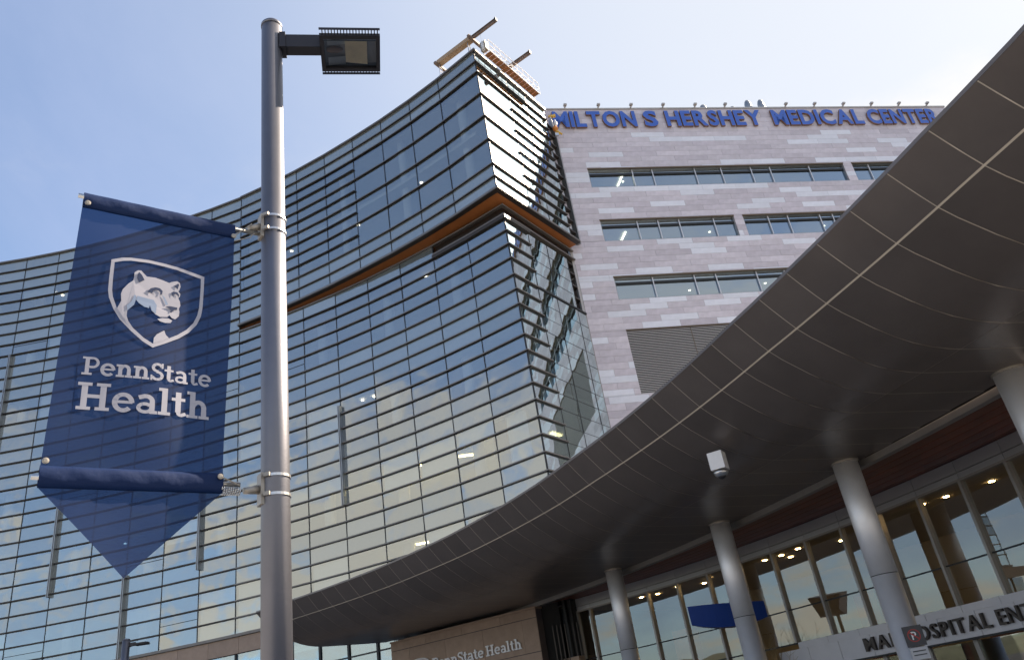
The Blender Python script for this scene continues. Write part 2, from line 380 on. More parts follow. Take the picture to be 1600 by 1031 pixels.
for (a, c, d, e, ms, tz) in wins:
    wf = MB()
    for (x0, x1, y0, y1) in ((a, c, d, d + .07), (a, c, e - .06, e), (a, a + .06, d + .07, e - .06), (c - .06, c, d + .07, e - .06)):
        wf.box(SP, SU, SN, Z, (x0 + .002, x1 - .002), (-.26, -.06), (y0 + .001, y1 - .001))
    fr_ = wf.build('window', 'alum', stone)
    hd = MB(); hd.box(SP, SU, SN, Z, (a - .02, c + .02), (-.05, .05), (e - .045, e + .045)); hd.build('head_trim', 'tan', fr_)
    st = MB(); st.box(SP, SU, SN, Z, (a + .06, c - .06), (-.24, -.10), (tz - .075, tz + .075)); st.build('transom', 'mull', fr_)
    xs = [a + .06] + ms + [c - .06]
    for x in ms:
        q = MB(); q.box(SP, SU, SN, Z, (x - .035, x + .035), (-.25, -.085), (d + .07, e - .06)); q.build('mullion', 'alumlt', fr_)
    for x0, x1 in zip(xs, xs[1:]):
        for y0, y1 in ((d + .07, tz - .075), (tz + .075, e - .06)):
            t1, t2 = random.uniform(-.003, .003), random.uniform(-.002, .002)
            q = MB(); q.add([SP + SU * x0 + SN * (-.2 - t1) + Z * y0, SP + SU * x1 + SN * (-.2 + t1) + Z * y0, SP + SU * x1 + SN * (-.2 + t1 + t2) + Z * y1, SP + SU * x0 + SN * (-.2 - t1 + t2) + Z * y1], [(0, 1, 2, 3)]); q.build('pane', 'window', fr_)
    rm = MB(); rm.k = 0     # the room behind
    rm.box(SP, SU, SN, Z, (a - .5, c + .5), (-6, -.45), (e + .02, e + .12)); rm.box(SP, SU, SN, Z, (a - .5, c + .5), (-6, -.45), (d - .7, d - .6)); rm.box(SP, SU, SN, Z, (a - .5, c + .5), (-6.1, -6), (d - .6, e))
    rm.build('room', 'inner', stone)
    for k in range(max(2, int((c - a) / 3.2))):
        x = random.uniform(a + .8, c - .8); y = -random.uniform(1.0, 4.0)
        q = MB()
        if random.random() < .2: q.box(SP + SU * x + SN * y + Z * (e - .05), SU, SN, Z, (-.06, .06), (-.7, .7), (-.02, .02))
        else: q.tube(SP + SU * x + SN * y + Z * (e - .03), SP + SU * x + SN * y + Z * (e + .01), .075, 10)
        q.build('ceiling_light', 'spot', stone)
for (x0, x1) in ((5.55, 7.0),):       # one lowered buff blind
    q = MB(); q.box(SP, SU, SN, Z, (x0, x1), (-.32, -.30), (24.78, 25.86)); q.build('blind', 'lobby', stone)
a, c, d, e = louv
lv = MB(); k = d
while k < e - .03:
    lv.add([SP + SU * x + SN * y + Z * zz_ for x in (a + .02, c - .02) for (y, zz_) in ((-.10, k + .07), (-.02, k), (-.02, k + .045), (-.10, k + .088))], [(0, 4, 5, 1), (1, 5, 6, 2), (2, 6, 7, 3), (3, 7, 4, 0), (0, 1, 2, 3), (7, 6, 5, 4)]); k += .112
lo = tag(lv.build('louvre_blades', 'louvre', stone), kind='stuff')
q = MB(); q.box(SP, SU, SN, Z, (a, c), (-.41, -.3), (d, e)); q.build('louvre_backing', 'dark', stone)
q = MB(); q.box(SP, SU, SN, Z, (a - .02, c + .02), (-.2, .04), (e + .001, e + .07)); q.box(SP, SU, SN, Z, (4.2, 4.24), (-.03, .0), (d, e)); q.build('louvre_frame', 'tan', stone)
for u in (-.61, 1.9, 4.4, 6.9, 9.44, 11.86, 16.88, 19.31, 21.79, 24.24, 26.68, 29.22):       # parapet floodlights
    q = MB(); q.box(SP + SU * u + Z * (ROOF + .12), SU, SN, Z, (-.04, .04), (-.1, .25), (0, .07)); q.box(SP + SU * u + Z * (ROOF + .12), SU, SN, Z, (-.11, .11), (.12, .34), (.07, .2)); q.build('parapet_light', 'louvre', stone)
for u, hh in ((10.64, 1.25), (13.03, 1.05), (14.45, 1.7), (15.56, 1.75)):                        # bent roof vents
    q = MB(); q.lathe(SP + SU * u + SN * -.8 + Z * (ROOF - .4), [(.27, 0), (.27, hh * .62 + .3), (.25, hh * .78 + .3), (.18, hh * .92 + .3), (.07, hh + .3)], 18); q.tube(SP + SU * u + SN * -.8 + Z * (ROOF + hh * .45), SP + SU * (u + .36) + SN * -.6 + Z * (ROOF + hh * .2), .2, 14); q.build('roof_vent', 'alum', stone, smooth=True)

# roof sign
sign = thing('rooftop_sign', 'large blue capital letters along the top of the stone building', 'sign', SP + Z * 38.8)
LH = 1.40; LZ = 38.80
for word, a, c in (('MILTON', -1.72, 4.50), ('S', 5.09, 6.15), ('HERSHEY', 6.80, 14.46), ('MEDICAL', 15.35, 22.95), ('CENTER', 23.40, 29.66)):
    gl = [glyph(ch, 0.036, 0.0) for ch in word]; wd = [g[3] - g[2] for g in gl]; sp = .075
    k = (c - a) / (sum(wd) + sp * (len(wd) - 1)); x = a
    for ch, g, w_ in zip(word, gl, wd):
        V, F, x0, x1, y0, y1 = g; ky = LH / glyph('H', .036, 0.0)[5]; lo_ = glyph('H', .036, 0.0)[4]
        n_ = len(V); fr = [SP + SU * (x + (v[0] - x0) * k) + SN * .20 + Z * (LZ + (v[1] - lo_) * ky) for v in V]
        bk = [p - SN * .16 for p in fr]
        from collections import Counter
        ed = Counter(); 
        for f in F:
            for i in range(len(f)): ed[(f[i], f[(i + 1) % len(f)])] += 1
        q = MB(); q.k = 0; q.add(fr, F); q.k = 1; b0 = len(q.v); q.v += [tuple(p) for p in bk]
        for (i, j) in ed:
            if (j, i) not in ed: q.f.append((i, b0 + i, b0 + j, j)); q.m.append(1)
        o = q.build('letter', ['blue', 'letside'], sign); o['label'] = 'letter ' + ch
        x += (w_ + sp) * k

# ------------------------------------------------------------------ curved glass building
glass = thing('glass_building', 'curved glass office block with dark horizontal fins and a sharp projecting corner', 'building', (0.6, 36.68, 0))
La = [54.68] + [57.10 + 2.25 * i for i in range(19)]          # mullion bearings on the lower arc
STEP = 57.10 + 2.25 * 7                                        # 72.85, where the projecting upper block ends
Ua = [51.90, 54.88] + [57.28 + 2.4 * i for i in range(6)] + [71.55]
rowsL = [8.88, 9.77, 10.70, 11.63] + [12.56 + .93 * i for i in range(13)] + [24.80, 25.73, 26.65, 27.46]
rowsX = rowsL[:-1] + [27.58 + .93 * i for i in range(13)] + [39.67]
rowsX = sorted(set(round(r, 2) for r in rowsX))
rowsU = [28.88, 29.77, 30.67, 31.58, 32.50, 33.40, 34.30, 35.20, 36.10, 37.0, 37.88, 38.75, 39.67]
def is_vis_low(z0): return any(a - .05 < z0 < c - .05 for a, c in ((8.88, 11.63), (13.49, 16.28), (18.14, 20.93), (23.72, 27.4)))
def is_vis_left(z0): return is_vis_low(z0) if z0 < 23.6 else any(a - .05 < z0 < c - .05 for a, c in ((25.73, 27.58), (30.37, 32.23), (35.02, 36.88)))
panes = []        # (corners, material, weight)
def pane(pts, mat, dist, w=1.0):
    nrm = (pts[1] - pts[0]).cross(pts[3] - pts[0]).normalized()
    a, c = random.uniform(-.006, .006), random.uniform(-.0045, .0045)
    k = [pts[0] + nrm * (-a - c), pts[1] + nrm * (a - c), pts[2] + nrm * (a + c), pts[3] + nrm * (-a + c)]
    panes.append((k, mat, (pts[1] - pts[0]).length * (pts[3] - pts[0]).length / dist ** 2 * w))
def arcpanes(c, r, angs, rows, visfn, wfn=lambda a, z: 1.0, skip=None):
    for a0, a1 in zip(angs, angs[1:]):
        da = .03 / r * 57.3
        for z0, z1 in zip(rows, rows[1:]):
            if skip and skip(a0, z0): continue
            p = [cyl(c, r, a1 - da, z0 + .01), cyl(c, r, a0 + da, z0 + .01), cyl(c, r, a0 + da, z1 - .01), cyl(c, r, a1 - da, z1 - .01)]
            pane(p, 'vision' if visfn(z0) else 'spandrel', (p[0] - Vector((0, 0, 1.7))).length, wfn((a0 + a1) / 2, z0))
low = [a for a in La if a <= STEP + .01]; left = [a for a in La if a >= STEP - .01]
hid = lambda a, z: .02 if z < 8.9 + max(0, (68 - a)) * .42 else 1.0
arcpanes(LCc, LRr, low, rowsL, is_vis_low, hid)
arcpanes(LCc, LRr, left, rowsX, is_vis_left); arcpanes(LCc, LRr, low[2:], [27.48, 28.40], is_vis_low)
UNEAR = 62.08                                                   # nearer the corner the panes are two rows tall
near = [a for a in Ua if a <= UNEAR + .01]; far = [a for a in Ua if a >= UNEAR - .01]
dbl = [28.88, 29.77, 30.67, 32.50, 34.30, 36.10, 37.88, 38.75, 39.67]
visU = lambda z0: 30.6 < z0 < 37.8
arcpanes(UCc, URr, near, dbl, visU); arcpanes(UCc, URr, far, rowsU, visU)
# side faces turned to the right
UD, UN = az(56.2), Vector((az(56.2).y, -az(56.2).x, 0)); UP0 = cyl(UCc, URr, 51.90, 0)
LD, LN = az(56.75), Vector((az(56.75).y, -az(56.75).x, 0)); LP0 = cyl(LCc, LRr, 54.68, 0)
def facepanes(p0, d, nn, ts, rows, mat='sideglass'):
    for t0, t1 in zip(ts, ts[1:]):
        for z0, z1 in zip(rows, rows[1:]):
            p = [p0 + d * (t0 + .02) + Z * (z0 + .01), p0 + d * (t1 - .02) + Z * (z0 + .01), p0 + d * (t1 - .02) + Z * (z1 - .01), p0 + d * (t0 + .02) + Z * (z1 - .01)]
            pane(p, mat, (p[0] - Vector((0, 0, 1.7))).length, hid(57, z0))
facepanes(UP0, UD, UN, [0, 3.25], dbl); facepanes(UP0, UD, UN, [3.25, 5.30, 7.62], rowsU)
SLOT = 23.80
facepanes(LP0, LD, LN, [0, 2.30, 4.22, 6.45], rowsL); facepanes(LP0, LD, LN, [6.45, 7.40], [r for r in rowsL if r <= SLOT - .05] + [SLOT])
panes.sort(key=lambda p: -p[2])
for k, mt, _ in panes[:300]:
    q = MB(); q.add(k, [(0, 1, 2, 3)]); q.build('pane', mt, glass)
q = MB(); pm = ['vision', 'spandrel', 'sideglass']
for k, mt, _ in panes[300:]:
    q.k = pm.index(mt); q.add(k, [(0, 1, 2, 3)])
tag(q.build('pane', pm, glass), kind='stuff')
# mullions
def mull(c, r, a, z0, z1):
    q = MB(); p = cyl(c, r, a, 0); d = Vector((math.cos(rad(a)), math.sin(rad(a)), 0)); t = Vector((-d.y, d.x, 0))
    q.box(p, t, d, Z, (-.032, .032), (-.012, .10), (z0, z1)); q.build('mullion', 'mull', glass)
for a in low[1:]: mull(LCc, LRr, a, 8.88, 27.46 if a < 59 else 28.4)
for a in left[1:]: mull(LCc, LRr, a, 8.88, 39.67)
for a in Ua[1:]: mull(UCc, URr, a, 28.88, 39.67)
q = MB(); q.box(UP0, UD, UN, Z, (-.03, .03), (-.05, .03), (28.88, 39.67)); q.build('corner_mullion', 'mull', glass)
q = MB(); q.box(LP0, LD, LN, Z, (-.03, .03), (-.05, .03), (8.88, 27.46)); q.build('corner_mullion', 'mull', glass)
for t in (3.25, 5.30, 7.62):
    q = MB(); q.box(UP0, UD, UN, Z, (t - .025, t + .025), (-.1, .012), (28.88, 39.67)); q.build('mullion', 'mull', glass)
for t in (2.30, 4.22, 6.45, 7.42):
    q = MB(); q.box(LP0, LD, LN, Z, (t - .025, t + .025), (-.1, .012), (8.88, 27.46)); q.build('mullion', 'mull', glass)
# fins: one long sunshade blade per level
FD, FT = .125, .066
def finmesh(q, c, r, angs, z): q.arc(c, r - FD, r + .02, z - FT / 2, z + FT / 2, angs)
def sidefin(q, p0, d, nn, t0, t1, z, dep=FD): q.box(p0, d, nn, Z, (t0, t1), (-.02, dep), (z - FT / 2, z + FT / 2))
def wrapfin(c, r, angs, p0, d, nn, t1, z):
    q = MB(); V = []
    # arc part mitred into the straight side part at the corner
    a0 = angs[0]; rd = Vector((math.cos(rad(a0)), math.sin(rad(a0)), 0)); tang = Vector((-rd.y, rd.x, 0))
    inn = p0; n1 = -rd; n2 = nn; bis = (n1 + n2).normalized(); out = inn + bis * (FD / max(.3, bis.dot(n2)))
    path = [(cyl(c, r, a, 0) + Vector((math.cos(rad(a)), math.sin(rad(a)), 0)) * .02, cyl(c, r - FD, a, 0)) for a in reversed(angs[1:])] + [(inn - bis * .03, out)] + [(p0 + d * t1 - nn * .02, p0 + d * t1 + nn * FD)]
    for i, o in path:
        V += [i + Z * (z - FT / 2), o + Z * (z - FT / 2), o + Z * (z + FT / 2), i + Z * (z + FT / 2)]
    F = []
    for i in range(len(path) - 1):
        for j in range(4): k = (j + 1) % 4; F.append((4 * i + j, 4 * i + k, 4 * i + 4 + k, 4 * i + 4 + j))
    nf = len(F); F += [(3, 2, 1, 0), tuple(4 * (len(path) - 1) + i for i in range(4))]
    q.add(V, F); q.m = [1 if i < nf and i % 4 == 1 else 0 for i in range(len(F))]; q.build('fin', ['fin', 'coping'], glass)
for z in rowsL[1:-1]: wrapfin(LCc, LRr, low, LP0, LD, LN, 2.30, z)
for z in rowsX[1:-1]:
    q = MB(); finmesh(q, LCc, LRr, left, z); q.build('fin', 'fin', glass)
for z in dbl[1:-1]: wrapfin(UCc, URr, Ua, UP0, UD, UN, 7.62, z)
for z in (31.58, 33.40, 35.20, 37.0):
    q = MB(); finmesh(q, UCc, URr, far, z); q.build('fin', 'fin', glass)
    q = MB(); sidefin(q, UP0, UD, UN, 3.22, 7.62, z); q.build('fin', 'fin', glass)
# flush joints of the lower side face beyond the short fins
for z in rowsL[1:-1]:
    q = MB(); q.box(LP0, LD, LN, Z, (2.31, 7.40 if z < SLOT else 6.45), (-.05, .008), (z - .014, z + .014)); q.build('joint_bar', 'mull', glass)
q = MB(); q.box(LP0, LD, LN, Z, (2.31, 7.44), (-.05, .06), (SLOT - .07, SLOT + .05)); q.build('joint_bar', 'mull', glass)
# recessed slot beside the stone building, with its own short fins
def slot(p0, d, nn, t0, t1, z0, z1, zs):
    q = MB(); q.box(p0, d, nn, Z, (t0, t1), (-.75, -.70), (z0, z1)); q.build('slot_glazing', 'sideglass', glass)
    q = MB(); q.box(p0, d, nn, Z, (t0, t0 + .04), (-.70, -.02), (z0, z1)); q.build('slot_side', 'dark', glass)
    for z in zs:
        q = MB(); q.box(p0, d, nn, Z, (t0 + .05, t1), (-.69, -.1), (z - .06, z + .06)); q.build('slot_fin', 'fin', glass)
slot(UP0, UD, UN, 7.66, 8.75, 28.9, 39.6, rowsU[1:-1]); slot(LP0, LD, LN, 6.50, 7.44, SLOT + .06, 28.0, [24.8, 25.73, 26.65, 27.4])
q = MB(); q.box(UP0, UD, UN, Z, (8.60, 8.72), (-.70, .02), (28.9, 39.6)); q.build('slot_post', 'alum', glass)
# roof coping of the upper block and of the left wall
def wrapband(name, mat, z0, z1, dout, t1, c=UCc, r=URr, angs=Ua, p0=None, d=UD, nn=UN, inn=.3):
    p0 = UP0 if p0 is None else p0
    a0 = angs[0]; n1 = -Vector((math.cos(rad(a0)), math.sin(rad(a0)), 0)); bis = (n1 + nn).normalized(); k = bis.dot(nn)
    path = [(cyl(c, r + inn, a, 0), cyl(c, r - dout, a, 0)) for a in reversed(angs[1:])] + [(p0 - bis * (inn / k), p0 + bis * (dout / k)), (p0 + d * t1 - nn * inn, p0 + d * t1 + nn * dout)]
    V, F = [], []
    for i, o in path: V += [i + Z * z0, o + Z * z0, o + Z * z1, i + Z * z1]
    for i in range(len(path) - 1):
        for j in range(4): kk = (j + 1) % 4; F.append((4 * i + j, 4 * i + kk, 4 * i + 4 + kk, 4 * i + 4 + j))
    F += [(3, 2, 1, 0), tuple(4 * (len(path) - 1) + i for i in range(4))]
    q = MB(); q.add(V, F); return q.build(name, mat, glass)
wrapband('coping', 'coping', 39.66, 39.78, .15, 7.66, inn=1.2)
wrapband('bottom_fascia', 'coping', 28.74, 28.87, .24, 8.30)
wrapband('soffit_border', 'fin', 28.70, 28.74, .22, 8.28, inn=.10)
wrapband('orange_soffit', 'orange', 28.70, 28.735, -.105, 8.25, inn=2.2)
wrapband('drip_trim', 'coping', 28.36, 28.46, .10, 7.40, c=LCc, r=LRr, angs=low, p0=LP0, d=LD, nn=LN, inn=.1)
wrapband('recess_band', 'fin', 27.80, 28.60, -.30, 7.40, c=LCc, r=LRr, angs=low[:3], p0=LP0, d=LD, nn=LN, inn=.6)
wrapband('head_trim', 'coping', 27.70, 27.80, .12, 7.40, c=LCc, r=LRr, angs=low[:3], p0=LP0, d=LD, nn=LN, inn=.3)
q = MB(); finmesh(q, LCc, LRr, low[2:], 27.50); q.build('fin', 'fin', glass)
wrapband('head_fin', 'fin', 27.46, 27.68, .16, 2.30, c=LCc, r=LRr, angs=low[:3], p0=LP0, d=LD, nn=LN, inn=.05)
q = MB(); q.arc(LCc, LRr - .15, LRr + 1.2, 39.66, 39.78, left); q.build('coping', 'coping', glass)
q = MB(); q.arc(LCc, LRr - 0.0, LRr + 1.0, 27.9, 39.6, [72.86, 72.9]); q.build('step_return', 'coping', glass)
q = MB(); e0 = cyl(UCc, URr, 71.55, 0); e1 = cyl(LCc, LRr, STEP, 0)
q.box(e0, (e1 - e0).normalized(), Vector((0, 0, 0)), Z, (0, 1), (0, 1), (0, 1)) if False else q.add([e0 + Z * 28.66, e1 + Z * 28.66, e1 + Z * 39.66, e0 + Z * 39.66, e0 + X * .06 + Z * 28.66, e1 + X * .06 + Z * 28.66, e1 + X * .06 + Z * 39.66, e0 + X * .06 + Z * 39.66], [(0, 1, 2, 3), (7, 6, 5, 4), (0, 4, 5, 1), (3, 2, 6, 7), (1, 5, 6, 2), (0, 3, 7, 4)]); q.build('step_return', 'fin', glass)
# floors, ceilings and back walls inside
def slab(name, c, r, angs, z0, z1, mat='ceil', dep=9.0, ri=.45):
    q = MB(); q.arc(c, r + ri, r + dep, z0, z1, angs); return q.build(name, mat, glass)
allA = La
for z0, z1 in ((8.2, 8.86), (11.66, 13.44), (16.32, 18.10), (20.97, 23.66)): slab('floor_slab', LCc, LRr, [55.5] + allA[1:], z0, z1)
for z0, z1 in ((23.67, 25.70), (27.62, 30.33), (32.27, 34.98), (36.92, 39.6)): slab('floor_slab', LCc, LRr, left, z0, z1)
slab('floor_slab', LCc, LRr, [55.5] + low[1:], 27.5, 28.3, ri=1.2)
for z0, z1 in ((28.80, 30.6), (34.0, 34.25), (37.9, 39.6)): slab('floor_slab', UCc, URr, [53.0] + Ua[1:], z0, z1, dep=7.0)
q = MB(); q.arc(LCc, LRr + 9.0, LRr + 9.2, 8, 28.2, [57.5] + La[2:]); q.build('back_wall', 'inner', glass)
q = MB(); q.arc(LCc, LRr + 9.0, LRr + 9.2, 28.2, 39.6, left); q.build('back_wall', 'inner', glass)
q = MB(); q.arc(UCc, URr + 7.0, URr + 7.2, 28.7, 39.6, [54.5] + Ua[2:]); q.build('back_wall', 'inner', glass)
for a in (58.9, 63.4, 67.9, 74.6, 79.1, 83.6, 88.1):
    q = MB(); q.tube(cyl(LCc, LRr + 1.3, a, 8.8), cyl(LCc, LRr + 1.3, a, 27.5 if a < STEP else 39.5), .34, 14); q.build('inner_column', 'ceil', glass, smooth=True)
for a in (54.2, 59.0, 63.8):
    q = MB(); q.tube(cyl(UCc, URr + 1.1, a, 28.9), cyl(UCc, URr + 1.1, a, 39.5), .30, 14); q.build('inner_column', 'ceil', glass, smooth=True)
def strip(c, r, a, z, ln=1.4, w=.16, turn=0):
    p = cyl(c, r, a, z); d = az(a + 90 + turn); t = Vector((-d.y, d.x, 0)); q = MB(); q.box(p, d, t, Z, (-ln / 2, ln / 2), (-w / 2, w / 2), (-.05, 0)); q.build('ceiling_light', 'lamp', glass)
for a, dr in ((63.2, 2.4), (64.5, 3.2), (61.9, 2.6), (61.0, 3.4)): strip(LCc, LRr + dr, a, 16.30, turn=35)
for a, dr in ((62.7, 2.0), (61.9, 3.0)): strip(LCc, LRr + dr, a, 11.64, turn=20)
q = MB(); q.box(LP0 + LD * 5.3 - LN * 2.4 + Z * 16.28, LD, LN, Z, (-.5, .5), (-.12, .12), (-.05, 0)); q.build('ceiling_light', 'lamp', glass)
for c, r, a, z in ((LCc, LRr, 65.3, 20.9), (LCc, LRr, 64.6, 20.9), (UCc, URr, 57.9, 34.0), (UCc, URr, 63.3, 34.0), (LCc, LRr, 86.8, 36.9), (LCc, LRr, 88.4, 36.9), (LCc, LRr, 87.0, 36.9), (LCc, LRr, 60.6, 27.4), (UCc, URr, 68.2, 34.0), (LCc, LRr, 71.9, 27.4), (LCc, LRr, 84.6, 20.9), (LCc, LRr, 81.0, 16.3)):
    q = MB(); p = cyl(c, r + random.uniform(.9, 1.8), a, z); q.tube(p - Z * .03, p, .09, 10); q.build('ceiling_light', 'spot', glass)
def blind(c, r, a0, a1, z0, z1, mat='blind'):
    q = MB(); q.arc(c, r + .16, r + .17, z0, z1, [a0 + .06, a1 - .06]); q.build('blind', mat, glass)
bays = list(zip(La, La[1:]))
for (a0, a1) in bays:
    for (z0, z1) in ((8.9, 11.6), (13.5, 16.25), (18.15, 20.9)):
        if random.random() < .4:
            f = random.choice((.3, .45, .62, .62, 1.0)); blind(LCc, LRr, a0, a1, z1 - (z1 - z0) * f, z1)
for (a0, a1) in zip(left, left[1:]):
    for (z0, z1) in ((25.75, 27.55), (30.4, 32.2), (35.05, 36.85)):
        if random.random() < .5: blind(LCc, LRr, a0, a1, z1 - (z1 - z0) * random.choice((.4, .6, 1)), z1)
q = MB(); q.arc(LCc, LRr + .5, LRr + .52, 13.5, 16.25, [55.6, 56.7]); q.build('curtain', 'blind', glass)
q = MB(); q.arc(LCc, LRr + .6, LRr + .62, 13.5, 16.25, [56.8, 57.6]); q.build('curtain', 'lobby', glass)
# extra thin transoms inside some left bays and upright grey blades
for (i, z) in ((14, 32.0), (8, 24.2), (10, 14.2), (12, 19.5), (6, 24.3), (13, 10.2), (9, 10.2)):
    q = MB(); q.arc(LCc, LRr - .015, LRr + .03, z - .016, z + .016, [La[i] + .05, La[i + 1] - .05]); q.build('thin_transom', 'mull', glass)
for a, z0, z1 in ((66.1, 14.42, 20.5), (75.1, 13.0, 18.3), (84.1, 13.3, 19.1), (79.6, 8.75, 13.7), (88.6, 23.6, 31.3), (70.6, 8.75, 10.9)):
    p = cyl(LCc, LRr, a, 0); d = az(a); t = Vector((-d.y, d.x, 0))
    q = MB(); q.box(p, t, d, Z, (-.075, -.025), (-.26, .02), (z0, z1)); q.box(p, t, d, Z, (.025, .075), (-.26, .02), (z0, z1)); q.box(p, t, d, Z, (-.025, .025), (-.19, .02), (z0, z1)); q.build('upright_blade', 'alum', glass)
# stone base below the glass with its windows
q = MB(); q.arc(LCc, LRr - .26, LRr + .3, 8.72, 8.87, La); q.build('base_sill', 'coping', glass)
bb = MB(); bb.arc(LCc, LRr - .12, LRr + .35, 7.82, 8.71, La); bwall = bb.build('base_wall', 'joint', glass)
for a0 in frange(54.7, 97.5, 24):
    q = MB(); q.arc(LCc, LRr - .16, LRr - .10, 7.83, 8.70, frange(a0 + .008, a0 + 1.775, 2)); q.build('stone_block', 'sandst', bwall)
for a0 in frange(55, 97, 26):
    q = MB(); q.arc(LCc, LRr, LRr + .03, 4.2, 7.8, [a0 + .05, a0 + 1.55]); pz = q.build('base_window', 'window', glass)
    q = MB(); q.arc(LCc, LRr - .08, LRr + .1, 4.2, 7.8, [a0 - .06, a0 + .05]); q.build('mullion', 'mull', pz)
    q = MB(); q.arc(LCc, LRr - .05, LRr + .06, 6.35, 6.42, [a0 + .05, a0 + 1.55]); q.build('transom', 'mull', pz)
q = MB(); q.arc(LCc, LRr - .1, LRr + .35, 0, 4.2, La); q.build('plinth', 'sandst', glass)
q = MB(); q.arc(LCc, LRr + 4.0, LRr + 4.2, 0, 7.8, La); q.build('back_wall', 'inner', glass)

# ------------------------------------------------------------------ sign wall under the canopy
wa = Vector((-8.40, 40.56, 0)); wu = Vector((.8642, -.5032, 0)); wn_ = Vector((-.5032, -.8642, 0))
swall = thing('stone_sign_wall', 'brown limestone wall with a sign, tucked under the left end of the canopy', 'wall', wa)
q = MB(); q.box(wa, wu, wn_, Z, (0, 8.55), (-.5, -.03), (0, 6.44)); q.build('core', 'joint', swall)
q = MB(); q.box(wa, wu, wn_, Z, (-.02, 8.58), (-.52, .05), (6.38, 6.46)); q.build('cap', 'sandst', swall)
for (z0, z1, n_, o) in ((6.02, 6.38, 4, .0), (4.62, 6.0, 4, -1.05), (3.2, 4.6, 4, .3), (1.7, 3.18, 4, -1.05), (0, 1.68, 4, .2)):
    es = [0] + [x for x in [o + 2.2 * i for i in range(1, 6)] if .3 < x < 8.2] + [8.55]
    for x0, x1 in zip(es, es[1:]):
        q = MB(); q.box(wa, wu, wn_, Z, (x0 + .006, x1 - .006), (-.028, random.uniform(0, .008)), (z0 + .005, z1 - .005)); q.build('stone_block', 'sandst', swall)

# ------------------------------------------------------------------ slab-serif lettering
def slab_glyph(ch):
    """pieces (list of polygons) with cap height 1, x-height .70; returns pieces and advance"""
    W_ = .17; S_ = .115; P_ = []
    def rc(x0, x1, y0, y1): P_.append([(x0, y0), (x1, y0), (x1, y1), (x0, y1)])
    def stroke(pts, w):
        Lp, Rp = [], []
        for i, p in enumerate(pts):
            a = pts[max(0, i - 1)]; b_ = pts[min(len(pts) - 1, i + 1)]; dx, dy = b_[0] - a[0], b_[1] - a[1]; ln = math.hypot(dx, dy) or 1
            ww = w[i] if isinstance(w, list) else w
            Lp.append((p[0] - dy / ln * ww / 2, p[1] + dx / ln * ww / 2)); Rp.append((p[0] + dy / ln * ww / 2, p[1] - dx / ln * ww / 2))
        for i in range(len(pts) - 1): P_.append([Rp[i], Rp[i + 1], Lp[i + 1], Lp[i]])
    def ell(cx, cy, rx, ry, a0, a1, n=18): return [(cx + rx * math.cos(rad(a0 + (a1 - a0) * i / n)), cy + ry * math.sin(rad(a0 + (a1 - a0) * i / n))) for i in range(n + 1)]
    xh = .70
    if ch == 'P':
        rc(.12, .12 + W_, 0, 1); rc(0, .42, 0, S_); rc(0, .12, 1 - S_, 1); stroke([(.29, .94), (.42, .94)] + ell(.43, .69, .21, .25, 90, -90) + [(.29, .44)], .125); return P_, .76
    if ch == 'H':
        for x in (.11, .62): rc(x, x + W_, 0, 1); rc(x - .11, x + W_ + .11, 0, S_); rc(x - .11, x + W_ + .11, 1 - S_, 1)
        rc(.28, .62, .44, .57); return P_, .97
    if ch == 'e':
        stroke(ell(.31, .35, .24, .29, 0, 318, 24), [.15] * 25); rc(.10, .57, .315, .42); return P_, .66
    if ch == 'n' or ch == 'h':
        top = 1.02 if ch == 'h' else xh
        rc(.09, .09 + W_, 0, top); rc(0, .09, top - S_, top); rc(0, .35, 0, S_)
        stroke([(.20, .47)] + ell(.37, .42, .17, .215, 150, 0, 10) + [(.54, .1)], .16); rc(.455, .625, 0, .3); rc(.38, .71, 0, S_); return P_, .74
    if ch == 'S':
        stroke(ell(.32, .735, .20, .20, 15, 270, 16) + ell(.32, .27, .225, .21, 90, -165, 18), .145); rc(.50, .585, .70, 1.0); rc(.02, .105, 0, .30); return P_, .64
    if ch == 't':
        rc(.12, .12 + W_, .15, .92); rc(0, .42, xh - S_, xh); stroke(ell(.30, .18, .095, .125, 180, 300, 8) + [(.45, .12)], .125); return P_, .48
    if ch == 'a':
        stroke([(.08, .58)] + ell(.29, .46, .19, .185, 125, 0, 10) + [(.48, .1)], .15); rc(.40, .56, 0, .4); rc(.40, .64, 0, S_); stroke(ell(.27, .205, .185, .15, 40, 330, 16), .12); return P_, .66
    if ch == 'l':
        rc(.10, .10 + W_, 0, 1.02); rc(0, .10, 1.02 - S_, 1.02); rc(0, .37, 0, S_); return P_, .40
    return P_, .4
def slab_word(word, o, du, dv, dn, length, cap, mat, parent, name='letter', depth=.0, bend=None):
    adv = []; tot = 0
    for ch in word: p, a = slab_glyph(ch); adv.append((p, a)); tot += a
    k = length / (tot * cap); x = 0
    for ch, (p, a) in zip(word, adv):
        q = MB()
        for i, poly in enumerate(p):
            e = .00018 * (i % 3)
            fr = [o + du * ((x + px) * cap * k) + dv * (py * cap) + dn * (depth + e) for px, py in poly]
            if bend: fr = [bend(f_) for f_ in fr]
            n_ = len(fr); q.add(fr, [tuple(range(n_))])
            if depth > .01:
                bk = [f_ - dn * depth for f_ in fr]; b0 = len(q.v); q.add(fr + bk, [(i_, n_ + i_, n_ + (i_ + 1) % n_, (i_ + 1) % n_) for i_ in range(n_)])
        ob = q.build(name, mat, parent); ob['label'] = 'letter ' + ch
        x += a
wsign = thing('wall_sign', 'raised white words and shield on the brown stone wall', 'sign', wa + wu * 3 + wn_ * .02 + Z * 4.9)
slab_word('PennState', wa + wu * 2.55 + wn_ * .03 + Z * 4.86, wu, Z, wn_, 3.02, .44, 'white', wsign, depth=.05)
slab_word('Health', wa + wu * 5.68 + wn_ * .03 + Z * 4.86, wu, Z, wn_, 1.95, .44, 'white', wsign, depth=.05)
